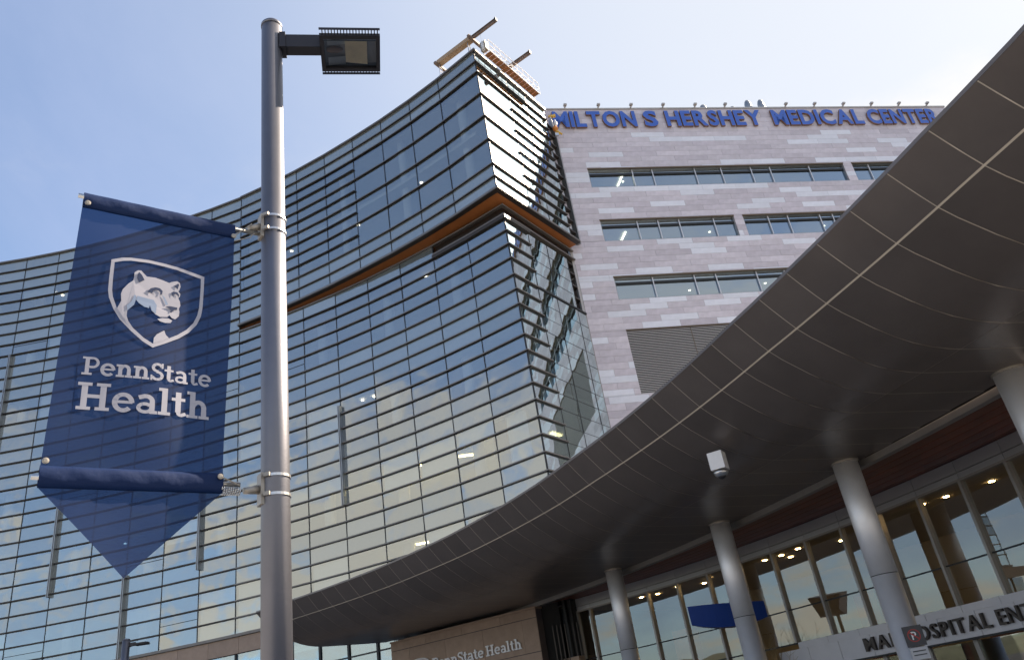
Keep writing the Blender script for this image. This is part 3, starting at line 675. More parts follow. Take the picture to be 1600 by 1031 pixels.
q = MB(); pts = [wa + wu * (1.75 + .62 * math.sin(rad(t))) + wn_ * .055 + Z * (5.02 + .38 * math.cos(rad(t)) ** .5 if abs(t) < 90 else 5.02) for t in frange(-80, 80, 14)]
for a_, c_ in zip(pts, pts[1:]): q.tube(a_, c_, .045, 6)
q.build('shield_outline', 'white', wsign)

# ------------------------------------------------------------------ entrance canopy
CCc, CRr = (-37.76, -1.05), 44.946
canopy = thing('entrance_canopy', 'sweeping dark bronze panelled canopy over the entrance on round steel columns', 'canopy', (8, 20, 0))
DRT = [(0, .5), (6, .42), (10.5, .27), (13, .1), (17, -.06), (20, -.14), (24, -.10), (30, -.06), (33, .05), (40, .14), (47, .08), (54, -.10), (60, -.10)]
def lerp(tab, x):
    for (a, b_), (c, d) in zip(tab, tab[1:]):
        if x <= c: return b_ + (d - b_) * max(0, (x - a)) / (c - a)
    return tab[-1][1]
PROF = [(0, 8.235), (.30, 7.90), (.60, 7.60), (.85, 7.41), (1.385, 7.085), (1.75, 6.90), (2.09, 6.77), (2.45, 6.68), (2.78, 6.63), (3.1, 6.605), (3.5, 6.60), (12, 6.60)]
def cpt(th, s, lift=0.0):
    r = CRr + lerp(DRT, th) + s; p = cyl(CCc, r, th, lerp(PROF, s))
    if lift:
        ds = .02; z0, z1 = lerp(PROF, max(0, s - ds)), lerp(PROF, s + ds); sl_ = (z1 - z0) / (2 * ds if s > ds else s + ds); k = 1 / math.sqrt(1 + sl_ * sl_)
        rd = Vector((math.cos(rad(th)), math.sin(rad(th)), 0)); p += (rd * (-sl_) + Z) * k * lift
    return p
def s_in(th): return 5.58 + (th - 19.5) * .0725 if th < 46 else 7.5 - max(0, th - 52) * .25
def th_end(s): return lerp([(0, 57.6), (.6, 57.4), (2.3, 56.9), (4.0, 56.5), (5.8, 56.0), (8, 55.2)], s)
JT = [18.64 + 1.181 * i for i in range(-15, 34)]
JT = [t for t in JT if t < 56.6] + [58.0]
def canopy_panel(t0, t1, ss, gl0, gl1):
    g = .009 / CRr * 57.3; nT = 2; V = []
    for s in ss:
        e0 = min(t0 + g, th_end(s)); e1 = min(t1 - g, th_end(s))
        for i in range(nT + 1): V.append(cpt(e0 + (e1 - e0) * i / nT, s))
    F = [(i * (nT + 1) + j, i * (nT + 1) + j + 1, (i + 1) * (nT + 1) + j + 1, (i + 1) * (nT + 1) + j) for i in range(len(ss) - 1) for j in range(nT)]
    q = MB(); q.add(V, F); q.build('panel', 'canopy', canopy, smooth=True)
for t0, t1 in zip(JT, JT[1:]):
    canopy_panel(t0, t1, [.0, .2, .4, .585], 0, 0)
    canopy_panel(t0, t1, [.612, .85, 1.1, 1.385, 1.75, 2.09, 2.45, 2.78, 3.04], 0, 0)
    si = (s_in(t0) + s_in(t1)) / 2
    canopy_panel(t0, t1, [3.05, 3.3, 4.4, si - .0], 0, 0)
# backing sheet seen as pale lines in the joints
V, F = [], []; ts = frange(JT[0], 57.9, 110); ss = [0.004, .3, .6, .85, 1.385, 2.09, 2.78, 3.1, 4.5, 8.0]
for t in ts:
    for s in ss:
        s2 = min(s, s_in(t) - .01); V.append(cpt(min(t, th_end(s2) - .01), s2, .007))
m_ = len(ss); F = [(i * m_ + j, i * m_ + j + 1, (i + 1) * m_ + j + 1, (i + 1) * m_ + j) for i in range(len(ts) - 1) for j in range(m_ - 1)]
q = MB(); q.add(V, F); q.build('joint_backing', 'reveal', canopy)
V = []
for t in ts:
    te = min(t, 57.6); V += [cpt(te, 0) + Z * .004, cpt(te, 0) + Z * .07 - 0 * X, cyl(CCc, CRr + lerp(DRT, te) + s_in(min(t, 55)), min(t, 56), 8.75), cyl(CCc, CRr + lerp(DRT, te) + s_in(min(t, 55)), min(t, 56), 6.63)]
F = [(4 * i + j, 4 * i + 4 + j, 4 * i + 5 + j, 4 * i + 1 + j) for i in range(len(ts) - 1) for j in range(3)]
q = MB(); q.add(V, F); q.build('roof_sheet', 'canopy', canopy)
# end nose: closes the left end between soffit and roof
V = []; ss2 = [0, .15, .3, .6, .85, 1.385, 2.09, 2.78, 3.5, 4.5, 5.5, 6.6]
for s in ss2:
    p = cpt(th_end(s), s); t = Vector((p.x, p.y, 8.30 + .45 * s / 6.6)); V += [p, t]
q = MB(); q.add(V, [(2 * i, 2 * i + 2, 2 * i + 3, 2 * i + 1) for i in range(len(ss2) - 1)]); q.build('end_cap', 'canopy', canopy, smooth=True)
# inner trim and wood soffit
ICc, IRr = (-42.54, 1.09), 54.44
q = MB(); q.arc(ICc, IRr - .02, IRr + .22, 6.43, 6.598, frange(3, 43.2, 50)); q.build('inner_trim', 'shopmetal', canopy)
SCc, SRr = (-20.82, 10.31), 34.49
wd = 36
for i in range(wd):
    f0, f1 = i / wd, (i + 1) / wd
    A0 = cyl(ICc, IRr + .24, 4 + 38.0 * f0, 6.60); A1 = cyl(ICc, IRr + .24, 4 + 38.0 * f1, 6.60); B0 = cyl(SCc, SRr + .25, 3 + 49.0 * f0, 6.60); B1 = cyl(SCc, SRr + .25, 3 + 49.0 * f1, 6.60)
    nb = 7
    for k in range(nb):
        a_, c_ = k / nb + .006, (k + 1) / nb - .006
        q = MB(); P4 = [A0.lerp(B0, a_), A1.lerp(B1, a_), A1.lerp(B1, c_), A0.lerp(B0, c_)]
        q.add(P4 + [p + Z * .03 for p in P4], [(0, 1, 2, 3), (7, 6, 5, 4), (0, 4, 5, 1), (1, 5, 6, 2), (2, 6, 7, 3), (3, 7, 4, 0)]); q.build('soffit_board', 'wood', canopy)
V = []
for i in range(wd + 1): V += [cyl(ICc, IRr, 4 + 38.0 * i / wd, 6.66), cyl(SCc, SRr + .5, 3 + 49.0 * i / wd, 6.66)]
q = MB(); q.add(V, [(2 * i, 2 * i + 2, 2 * i + 3, 2 * i + 1) for i in range(wd)]); q.build('soffit_backing', 'dark', canopy)
for (x, y) in ((2.32, 30.98), (5.52, 25.40), (7.95, 20.19), (9.69, 15.01)):
    q = MB(); q.lathe((x, y, 0), [(.32, 3.755), (.32, 6.605)], 40); c1 = q.build('column', 'steel', canopy, smooth=True)
    q = MB(); q.lathe((x, y, 0), [(.312, 3.735), (.312, 3.756)], 40); q.build('joint_ring', 'mull', c1)
    q = MB(); q.lathe((x, y, 0), [(.34, .1), (.34, .3), (.32, .31), (.32, 3.735)], 40); q.build('lower_shaft', 'steel', c1, smooth=True)
    q = MB(); q.lathe((x, y, 0), [(.335, 6.55), (.345, 6.56), (.345, 6.60)], 40); q.build('collar', 'castal', c1)

# ------------------------------------------------------------------ entrance storefront
front = thing('entrance_storefront', 'curved glass entrance front with grey frames under the canopy', 'storefront', (9, 27, 0))
Sa = [17.18 + 2.72 * i for i in range(-5, 13)] + [51.1]
BAND0 = 34.6
for a in Sa:
    p = cyl(SCc, SRr, a, 0); d = az(a); t = Vector((-d.y, d.x, 0))
    q = MB(); q.box(p, t, d, Z, (-.045, .045), (-.11, .08), (2.98 if a < BAND0 else .13, 6.0)); q.build('mullion', 'shopmetal', front)
for a0, a1 in zip(Sa, Sa[1:]):
    for (z0, z1) in ((2.98, 4.01), (4.05, 6.0)) + (((.13, 2.93),) if a0 > BAND0 - .1 else ()):
        k = random.uniform(-.002, .002); k2 = random.uniform(-.003, .003)
        q = MB(); q.add([cyl(SCc, SRr + k, a1 - .08, z0), cyl(SCc, SRr - k, a0 + .08, z0), cyl(SCc, SRr - k + k2, a0 + .08, z1), cyl(SCc, SRr + k + k2, a1 - .08, z1)], [(0, 1, 2, 3)]); q.build('pane', 'shop', front)
    for (z0, z1, rr) in ((6.07, 6.235, .02), (6.255, 6.58, .02)):
        q = MB(); q.arc(SCc, SRr - .05, SRr + rr, z0, z1, [a0 + .012, a1 - .012]); q.build('head_panel', 'panelgrey', front)
    q = MB(); q.arc(SCc, SRr - .03, SRr + .05, 4.01, 4.05, [a0 + .08, a1 - .08]); q.build('transom', 'mull', front)
    q = MB(); q.arc(SCc, SRr - .03, SRr + .05, 2.93, 2.98, [a0 + .08, a1 - .08]); q.build('transom', 'mull', front)
q = MB(); q.arc(SCc, SRr - .13, SRr + .06, 6.0, 6.06, Sa); q.build('head_rail', 'shopmetal', front)
q = MB(); q.arc(SCc, SRr + .03, SRr + .2, 6.06, 6.62, Sa); q.build('head_backing', 'joint', front)
bs = [a for a in frange(4, BAND0, 14)]
for a0, a1 in zip(bs, bs[1:]):
    q = MB(); q.arc(SCc, SRr - .35, SRr + .05, 2.14, 2.76, [a0 + .012, (a0 + a1) / 2, a1 - .012]); q.build('band_panel', 'bandw', front)
    if a1 < 33.0: q = MB(); q.arc(SCc, SRr - .30, SRr + .05, 2.765, 2.96, [a0 + .7, a1 + .68]); q.build('band_panel', 'bandw', front)
q = MB(); q.arc(SCc, SRr - .32, SRr + .05, 2.09, 2.14, bs); q.build('band_trim', 'mull', front)
ds = frange(6, 33.5, 10)
for a0, a1 in zip(ds, ds[1:]):
    q = MB(); q.arc(SCc, SRr + .0, SRr + .02, .15, 2.05, [a0 + .12, a1 - .12]); dr = q.build('door_glass', 'shop', front)
    q = MB(); q.arc(SCc, SRr - .05, SRr + .08, .13, 2.09, [a0 - .12, a0 + .12]); q.build('door_frame', 'shopmetal', dr)
for a in (24.2, 20.6):
    q = MB(); q.arc(SCc, SRr + .25, SRr + .27, .5, 2.0, [a - .8, a + .8]); q.build('poster', 'red', front)
# lobby interior
q = MB(); q.arc(SCc, SRr + .3, SRr + 8.5, 6.10, 6.2, frange(2, 52, 30)); q.build('lobby_ceiling', 'lobbyc', front)
q = MB(); q.arc(SCc, SRr + 8.5, SRr + 8.7, 0.13, 6.2, frange(2, 52, 30)); q.build('lobby_wall', 'lobby', front)
q = MB(); q.arc(SCc, SRr + .3, SRr + 8.5, 0.135, .15, frange(2, 52, 30)); q.build('lobby_floor', 'inner', front)
for a, r0, w_, h_ in ((20.5, 3.2, 2.2, 4.9), (27, 6.2, 4.5, 3.2), (33.5, 4.2, 1.4, 4.4), (46, 3.0, 1.6, 4.6)):
    q = MB(); q.arc(SCc, SRr + r0, SRr + r0 + .5, .15, h_, [a - w_ / 2, a, a + w_ / 2]); q.build('lobby_partition', 'lobbyd', front)
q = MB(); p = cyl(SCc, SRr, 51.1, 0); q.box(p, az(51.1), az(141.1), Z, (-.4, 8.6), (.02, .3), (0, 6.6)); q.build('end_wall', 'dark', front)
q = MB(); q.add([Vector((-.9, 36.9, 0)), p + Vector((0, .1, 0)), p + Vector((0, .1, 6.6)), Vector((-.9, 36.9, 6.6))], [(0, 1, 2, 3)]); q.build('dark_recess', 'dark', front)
for k in range(7):
    pp = Vector((-.55, 36.95, 0)).lerp(p, .12 + .13 * k); q = MB(); q.box(pp, X, Y, Z, (-.025, .025), (-.22, -.14), (0, 5.6)); q.build('screen_slat', 'fin', front)
for a, rr in ((46.6, 1.2), (45.5, 1.5), (43.2, 1.1), (42.3, 2.2), (40.7, 1.3), (39.2, 1.8), (36.0, 1.3), (35.3, 2.3), (34.8, 1.4), (33.2, 1.2), (24.4, 1.3), (23.2, 1.5), (20.9, 1.8), (31.6, 2.4), (28.9, 2.0)):
    pz = cyl(SCc, SRr + rr, a, 6.10); q = MB(); q.tube(pz - Z * .02, pz, .085, 12); q.build('downlight', 'warm', front)
esign = thing('entrance_sign', 'dark raised capital letters on the pale band above the entrance doors', 'sign', cyl(SCc, SRr - .4, 24, 2.2))
# letters by arc length along the band (metres from the left end of the wording)
def arcword(word, a_start, length, zb, h, sp=.16):
    gl = [glyph(ch, .012, 0.0) for ch in word]; wds = [g[3] - g[2] for g in gl]; k = length / (sum(wds) + sp * (len(wds) - 1)); x = 0; rr = SRr - .36
    for ch, g, w_ in zip(word, gl, wds):
        V, F, x0, x1, y0, y1 = g; ky = h / glyph('H', .012, 0.0)[5]; am = a_start - (x + w_ * k / 2) / rr * 57.3
        p = cyl(SCc, rr, am, zb); d = -az(am + 90); nn = -az(am); fr = [p + d * ((v[0] - (x0 + x1) / 2) * k) + Z * (v[1] * ky) + nn * .09 for v in V]; bk = [f_ - nn * .085 for f_ in fr]
        q = MB(); q.add(fr, F); b0 = len(q.v); q.v += [tuple(v) for v in bk]; ed = {(f[i], f[(i + 1) % len(f)]) for f in F for i in range(len(f))}
        for (i, j) in ed:
            if (j, i) not in ed: q.f.append((i, b0 + i, b0 + j, j)); q.m.append(0)
        o = q.build('letter', 'bronze', esign); o['label'] = 'letter ' + ch; x += (w_ + sp) * k
arcword('MAIN', 28.45, 1.62, 2.29, .375); arcword('HOSPITAL', 25.75, 2.98, 2.29, .375); arcword('ENTRANCE', 20.3, 3.3, 2.29, .375)

# ------------------------------------------------------------------ small things around the entrance
cbox = thing('security_camera', 'white box with a dome camera hung under the dark canopy', 'camera', (4.33, 18.3, 6.5))
cz = Vector((4.33, 18.30, 6.46)); cu_ = az(-28); cv_ = az(62)
q = MB(); q.box(cz, cu_, cv_, Z, (-.175, .175), (-.175, .175), (-.02, .40)); q.build('housing', 'white', cbox)
q = MB(); q.lathe(cz - Z * .06, [(.18, .0), (.17, -.04), (.14, -.09), (.07, -.13)], 20); q.build('dome', 'clear', cbox, smooth=True)
q = MB(); q.lathe(cz - Z * .15, [(.11, .0), (.08, -.06), (.02, -.09)], 16); q.build('lens', 'lampdk', cbox, smooth=True)
nps = thing('no_parking_sign', 'small dark no parking sign with pale plate fixed to a steel column', 'sign', (7.9, 19.78, 1.9))
nu = az(-14); nv = Vector((nu.y, -nu.x, 0)); npz = Vector((7.96, 19.76, 0))
q = MB(); q.box(npz, nu, nv, Z, (-.21, .21), (-.012, .012), (2.08, 2.52)); q.build('board', 'greysign', nps)
q = MB(); q.box(npz, nu, nv, Z, (-.19, .19), (-.012, .012), (1.80, 2.06)); q.build('plate', 'plate', nps)
q = MB()
for t0, t1 in zip(frange(0, 360, 24), frange(0, 360, 24)[1:]):
    q.add([npz + nv * .0135 + nu * (r * math.cos(rad(t))) + Z * (2.31 + r * math.sin(rad(t))) for r, t in ((.138, t0), (.138, t1), (.118, t1), (.118, t0))], [(0, 1, 2, 3)])
q.add([npz + nv * .0142 + nu * (x) + Z * (2.31 + z_) for x, z_ in ((-.1, .075), (-.08, .095), (.1, -.075), (.08, -.095))], [(0, 1, 2, 3)])
q.build('red_ring', 'red', nps)
V, F, x0, x1, y0, y1 = glyph('P', .01, 0.0); q = MB(); q.add([npz + nv * .0129 + nu * ((v[0] - (x0 + x1) / 2) * .24) + Z * (2.225 + v[1] * .24) for v in V], F); q.build('letter', 'white', nps)
for z_ in (1.98, 1.90):
    q = MB(); q.box(npz + nv * .013, nu, nv, Z, (-.14, .14), (0, .001), (z_ - .012, z_ + .012)); q.build('text_line', 'greysign', nps)
q = MB(); q.box(npz, nu, nv, Z, (-.03, .03), (-.25, -.012), (2.1, 2.16)); q.box(npz, nu, nv, Z, (-.03, .03), (-.25, -.012), (2.40, 2.46)); q.build('bracket', 'castal', nps)
bsn = thing('blue_canopy_sign', 'deep blue boat-shaped sign on a post behind a steel column at the entrance', 'sign', (5.7, 28.4, 3.8))
ba, bc = Vector((4.42, 28.68, 0)), Vector((6.88, 28.17, 0)); bu = (bc - ba).normalized(); bv = Vector((bu.y, -bu.x, 0)); bl = (bc - ba).length
V = []; prof_ = frange(0, 1, 12)
for f in prof_:
    zt = 4.60 - .26 * f; zb = 4.02 - .16 * f - .20 * math.sin(math.pi * f) ** .8; w0, w1 = .30 + .25 * math.sin(math.pi * f), .12 + .18 * math.sin(math.pi * f)
    for (w_, z_) in ((-w0, zt), (w0, zt), (w1, zb), (-w1, zb)): V.append(ba + bu * (bl * f) + bv * w_ + Z * z_)
F = [(4 * i + j, 4 * i + 4 + j, 4 * i + 4 + (j + 1) % 4, 4 * i + (j + 1) % 4) for i in range(12) for j in range(4)] + [(0, 1, 2, 3), (51, 50, 49, 48)]
q = MB(); q.add(V, F); q.build('body', 'bluesign', bsn)
q = MB(); q.tube(ba + bu * bl * .68 + Z * .13, ba + bu * bl * .68 + Z * 4.1, .06, 12); q.build('post', 'shopmetal', bsn)
def shrub(name, label, x, y, h, kind):
    t = thing(name, label, 'plant', (x, y, .13)); q = MB()
    for i in range(46):
        a = random.uniform(0, 6.28); le = random.uniform(.55, 1) * h; sp = random.uniform(.05, .42) * h * .6
        m0 = Vector((x + .05 * math.cos(a), y + .05 * math.sin(a), .13)); m1 = m0 + Vector((math.cos(a) * sp * .4, math.sin(a) * sp * .4, le * .6)); m2 = m0 + Vector((math.cos(a) * sp, math.sin(a) * sp, le))
        q.tube(m0, m1, .012, 4, cap=False); q.tube(m1, m2, .01, 4, .003, cap=False)
        for k in range(4):
            bp_ = m1.lerp(m2, random.random()); q.tube(bp_, bp_ + Vector((random.uniform(-.25, .25), random.uniform(-.25, .25), random.uniform(.1, .35))), .006, 4, .002, cap=False)
    q.build('stems', kind, t)
    q = MB(); q.lathe((x, y, .13), [(.32, 0), (.40, .55), (.43, .6)], 20); q.build('planter', 'greysign', t)
for a_, h_, k_, lb in ((41.3, 2.7, 'twig', 'bare brown shrub in a planter by the entrance glass, just left of blue sign'), (38.3, 2.9, 'twig', 'bushy bare shrub in a planter by the entrance glass, below blue sign'), (34.5, 3.5, 'grass', 'tall dry grass plant in a planter by the entrance glass, right of blue sign')):
    p_ = cyl(SCc, SRr - 1.0, a_, 0); shrub('potted_shrub', lb, p_.x, p_.y, h_, k_)

# ------------------------------------------------------------------ street lamps
def street_lamp(name, label, px, py, H_, R0, R1, arm_az, far=False):
    t = thing(name, label, 'street lamp', (px, py, 0), 'street lamps'); c = Vector((px, py, 0))
    q = MB(); q.lathe(c, [(R0, .45), (R1, H_ - .03)], 40); q.build('pole', 'pole', t, smooth=True)
    q = MB(); q.lathe(c, [(R1 + .004, H_ - .03), (R1 + .004, H_ - .005), (R1 * .8, H_ + .02), (R1 * .3, H_ + .032)], 32); q.build('cap', 'pole', t, smooth=True)
    q = MB(); q.lathe(c, [(R0 + .11, 0), (R0 + .11, .08), (R0 + .05, .12), (R0 + .03, .45)], 32); q.build('base', 'paving', t, smooth=True)
    d = az(arm_az); s = Vector((-d.y, d.x, 0)); zb = H_ - .23
    q = MB(); q.box(c + Z * zb, d, s, Z, (R1 * .9, .37), (-.045, .045), (-.045, .085)); q.build('arm', 'lampdk', t)
    q = MB(); q.box(c + Z * zb, d, s, Z, (R1 * .8, R1 + .03), (-.06, .06), (-.06, .10)); q.build('arm_bracket', 'lampdk', t)
    o = c + d * .365 + s * .03 + Z * (zb - .045); Lx, Wy = .46, .180
    fr_ = MB()
    for (x, y) in (((0, Lx), (-Wy, -Wy + .032)), ((0, Lx), (Wy - .032, Wy)), ((0, .03), (-Wy + .032, Wy - .032)), ((Lx - .03, Lx), (-Wy + .032, Wy - .032))): fr_.box(o, d, s, Z, x, y, (0, .03))
    hd = fr_.build('luminaire', 'lampdk', t)
    q = MB(); q.box(o, d, s, Z, (.0, Lx), (-Wy + .065, Wy - .02), (.075, .085)); 
    for x in ((0, .012), (Lx - .012, Lx)): q.box(o, d, s, Z, x, (-Wy + .077, Wy - .032), (.03, .075))
    for y in ((-Wy + .065, -Wy + .077), (Wy - .032, Wy - .02)): q.box(o, d, s, Z, (.0, Lx), y, (.03, .075))
    q.build('housing', 'lampdk', hd)
    for sy in (-1, 1):
        for i in range(19):
            x = .02 + i * .0232; q = MB(); q.box(o, d, s, Z, (x, x + .008), (sy * Wy - .004 if sy > 0 else -Wy - .041, sy * Wy + .041 if sy > 0 else -Wy + .004), (.020, .032)); q.build('cooling_fin', 'lampdk', hd)
            if far: break
        q = MB(); q.box(o, d, s, Z, (0, Lx), (Wy + .040, Wy + .048) if sy > 0 else (-Wy - .048, -Wy - .040), (.018, .036)); q.build('fin_rail', 'lampdk', hd)
    if not far:
        q = MB(); q.box(o, d, s, Z, (.03, Lx - .03), (-Wy + .078, Wy - .033), (.066, .074)); q.build('back_plate', 'bulb', hd)
        q = MB(); q.add([o + d * x + s * y + Z * z_ for x, y, z_ in ((.19, -.11, .050), (.36, -.11, .032), (.36, .13, .032), (.19, .13, .050))], [(0, 1, 2, 3)]); q.build('reflector', 'reflector', hd)
        q = MB(); q.add([o + d * x + s * y + Z * z_ for x, y, z_ in ((.055, -.14, .03), (.19, -.14, .045), (.19, -.06, .045), (.055, -.06, .03))], [(0, 1, 2, 3)]); q.add([o + d * x + s * y + Z * z_ for x, y, z_ in ((.055, .06, .03), (.19, .06, .045), (.19, .14, .045), (.055, .14, .03))], [(0, 1, 2, 3)]); q.build('side_reflector', 'clear', hd)
        q = MB(); q.lathe(o + d * .045 + Z * .052, [(.015, 0), (.026, .03), (.028, .08), (.018, .11), (.006, .13)], 16, d); q.build('bulb', 'letside', hd, smooth=True)
        q = MB(); q.add([o + d * x + s * y + Z * .018 for x, y in ((.03, -Wy + .032), (Lx - .03, -Wy + .032), (Lx - .03, Wy - .032), (.03, Wy - .032))], [(3, 2, 1, 0)]); q.build('lens', 'lens', hd)
    return t
lamp = street_lamp('street_lamp', 'tall grey lamp post in front with square floodlight head and banner brackets', -1.475, 4.252, 6.86, .083, .0765, 12.5)
street_lamp('street_lamp', 'distant grey lamp post with flat dark head low at the left of the glass building', -16.43, 30.63, 6.95, .15, .14, 0.0, True)

# ------------------------------------------------------------------ banner on the front lamp post
PB = Vector((-1.475, 4.252, 0)); bd = -az(38); bn = Vector((math.sin(rad(38)), -math.cos(rad(38)), 0))     # bd runs outwards from the post
banner = thing('street_banner', 'navy blue pointed street banner with white shield and lettering on the lamp post', 'banner', PB + bd * .7 + Z * 2.64)
def bp(u, z, o=0.0): return PB + bd * u + Z * z + bn * o
def ripple(u, z): return .012 * math.sin(4.2 * u + 1.3 * z) + .006 * math.sin(9 * u - 3 * z)
rows_ = []
nU = 16
def bedge(z):
    if z >= 3.08:
        f = (4.873 - z) / (4.873 - 3.08); return .254 + .041 * f, 1.128 + .041 * f
    f = (3.08 - z) / (3.08 - 2.637); return .295 + (.753 - .295) * f, 1.169 + (.753 - 1.169) * f
V, F = [], []
zsb = frange(4.79, 3.16, 22) + frange(3.08, 2.637, 8)
for z in zsb:
    a, c = bedge(z)
    for i in range(nU + 1):
        u = a + (c - a) * i / nU; V.append(bp(u, z, ripple(u, z) * min(1, (4.79 - z) * 3) * (min(1, max(0.1, abs(z - 3.12) * 4)))))
F = [(j * (nU + 1) + i, j * (nU + 1) + i + 1, (j + 1) * (nU + 1) + i + 1, (j + 1) * (nU + 1) + i) for j in range(len(zsb) - 1) for i in range(nU)]
q = MB(); q.add(V, F); cloth = q.build('cloth', 'cloth', banner, smooth=True)
def hem(z0, z1, uo, r):
    V = []; n_ = 14
    for k in range(25):
        f = k / 24; ua, uc = bedge((z0 + z1) / 2); u = ua + (uc - ua) * f
        for i in range(n_):
            t = 2 * math.pi * i / n_; V.append(bp(u + (.012 * math.sin(f * 25) if False else 0), (z0 + z1) / 2 + (z1 - z0) / 2 * math.cos(t), r * math.sin(t) * (1 + .12 * math.sin(f * 31 + i))))
    F = [(k * n_ + i, k * n_ + (i + 1) % n_, (k + 1) * n_ + (i + 1) % n_, (k + 1) * n_ + i) for k in range(24) for i in range(n_)]
    q = MB(); q.add(V, F); return q.build('hem', 'hem', banner, smooth=True)
hem(4.768, 4.875, 0, .020); hem(3.075, 3.19, 0, .022)
def rod(z, u0, u1): q = MB(); q.tube(bp(u0, z), bp(u1, z + .0), .014, 12); q.build('rod', 'clear', banner, smooth=True)
rod(4.846, .09, 1.158); rod(3.13, .20, 1.20)
for u, z in ((1.1065, 4.784), (.2684, 4.765), (1.149, 3.203), (.314, 3.161)):
    q = MB(); q.lathe(bp(u, z, .030), [(.008, 0), (.016, .0), (.016, .006), (.008, .008)], 18, bn); q.build('grommet', 'castal', banner)
for z in (4.925, 3.125):
    q = MB(); q.tube(bp(.09, z - .02), bp(.165 if z > 4 else .18, z - .05 if z > 4 else z - .03), .026, 14, .018); q.build('boss', 'castal', banner, smooth=True)
    q = MB(); q.box(PB, bd, bn, Z, (.074, .094), (-.035, .035), (z - .11, z + .07)); q.build('bracket', 'castal', banner)
    for dz in (.05, -.06):
        q = MB(); ang = frange(0, 360, 28)
        for t0, t1 in zip(ang, ang[1:]):
            q.add([PB + az(t) * r + Z * (z + dz + h) for (t, r, h) in ((t0, .0835, -.008), (t1, .0835, -.008), (t1, .0835, .008), (t0, .0835, .008), (t0, .0862, -.008), (t1, .0862, -.008), (t1, .0862, .008), (t0, .0862, .008))], [(4, 5, 6, 7), (0, 4, 5, 1), (3, 2, 6, 7)])
        q.build('clamp_band', 'clear', banner)
        q = MB(); q.box(PB + az(-100) * .09 + Z * (z + dz), az(-10), az(-100), Z, (-.018, .018), (-.004, .012), (-.011, .011)); q.build('clamp_screw', 'castal', banner)
q = MB(); pts = [bp(.20 + .10 * i / 72, 3.092 + .022 * math.cos(i * .72), .022 * math.sin(i * .72)) for i in range(73)]; q.path(pts, .0042, 6); q.build('spring', 'clear', banner, smooth=True)
q = MB(); q.path([bp(.2684, 4.765, .03), bp(.19, 4.85, .03), bp(.15, 4.90, .02)], .0035, 6); q.build('tie_wire', 'castal', banner)
q = MB(); q.path([bp(.262, 4.735, .02), bp(.16, 4.79, .02), bp(.13, 4.84, .01)], .0035, 6); q.build('tie_wire', 'castal', banner)
q = MB(); q.path([bp(.314, 3.161, .035), bp(.21, 3.115, .03)], .004, 6); q.build('tie_wire', 'castal', banner)
# printed crest outlines in metres along the banner (out from the post, height)
SHIELD_OUT = [(0.9503, 4.4421), (0.8936, 4.4672), (0.8491, 4.4769), (0.7516, 4.4833), (0.6629, 4.4775), (0.5844, 4.4666), (0.5104, 4.4473), (0.4354, 4.4278), (0.4354, 4.3309), (0.4376, 4.2118), (0.4447, 4.1522), (0.4666, 4.0908), (0.506, 4.0346), (0.5622, 3.9837), (0.6398, 3.9339), (0.7005, 3.8997), (0.7566, 3.9328), (0.8205, 3.9898), (0.8793, 4.0542), (0.9163, 4.1157), (0.9435, 4.1862), (0.9516, 4.2333), (0.9524, 4.3107)]
SHIELD_IN = [(0.9324, 4.4266), (0.8864, 4.446), (0.8476, 4.4558), (0.7503, 4.4627), (0.6678, 4.4568), (0.5956, 4.4474), (0.5281, 4.4297), (0.4547, 4.4099), (0.4537, 4.3271), (0.4575, 4.208), (0.4659, 4.1542), (0.486, 4.0996), (0.5214, 4.0497), (0.5719, 4.0043), (0.641, 3.9575), (0.702, 3.9257), (0.7497, 3.954), (0.8081, 4.0074), (0.8643, 4.0704), (0.8998, 4.1256), (0.9241, 4.1935), (0.9313, 4.2375), (0.9331, 4.3148)]
HEAD = [(0.898, 4.1225), (0.8802, 4.1743), (0.8851, 4.2187), (0.8777, 4.2519), (0.8529, 4.2926), (0.827, 4.3217), (0.8241, 4.3455), (0.8241, 4.3782), (0.8066, 4.3967), (0.7896, 4.399), (0.7742, 4.3818), (0.7569, 4.3636), (0.7097, 4.3665), (0.6683, 4.3569), (0.6324, 4.3461), (0.6181, 4.3565), (0.5888, 4.3678), (0.5734, 4.3584), (0.5681, 4.3335), (0.5741, 4.3065), (0.5796, 4.298), (0.567, 4.2822), (0.5691, 4.2634), (0.5775, 4.2508), (0.5676, 4.2309), (0.5634, 4.2027), (0.5712, 4.1796), (0.5673, 4.1588), (0.5689, 4.13), (0.5882, 4.1053), (0.6059, 4.1092), (0.6212, 4.1263), (0.632, 4.1117), (0.6718, 4.1046), (0.6981, 4.1174), (0.7192, 4.1381), (0.7297, 4.1714), (0.7341, 4.1508), (0.7597, 4.1552), (0.789, 4.1743), (0.806, 4.1942), (0.813, 4.1592), (0.8307, 4.135), (0.8457, 4.1149), (0.846, 4.0805), (0.8355, 4.0482), (0.805, 4.0025), (0.864, 4.0671)]
EAR_A = [(0.8, 4.3835), (0.7848, 4.3685), (0.7684, 4.3356), (0.7953, 4.3118), (0.8086, 4.3416), (0.8086, 4.367)]
EAR_B = [(0.6049, 4.3296), (0.5821, 4.3514), (0.5775, 4.3427), (0.5843, 4.3095)]
EYE_A = [(0.7478, 4.2619), (0.731, 4.2869), (0.7058, 4.2986), (0.6825, 4.2968), (0.6659, 4.2806), (0.6698, 4.2559), (0.6811, 4.2507), (0.6785, 4.2671), (0.6873, 4.2784), (0.7048, 4.2814), (0.7186, 4.2721), (0.7222, 4.2548), (0.7114, 4.2462), (0.729, 4.2534)]
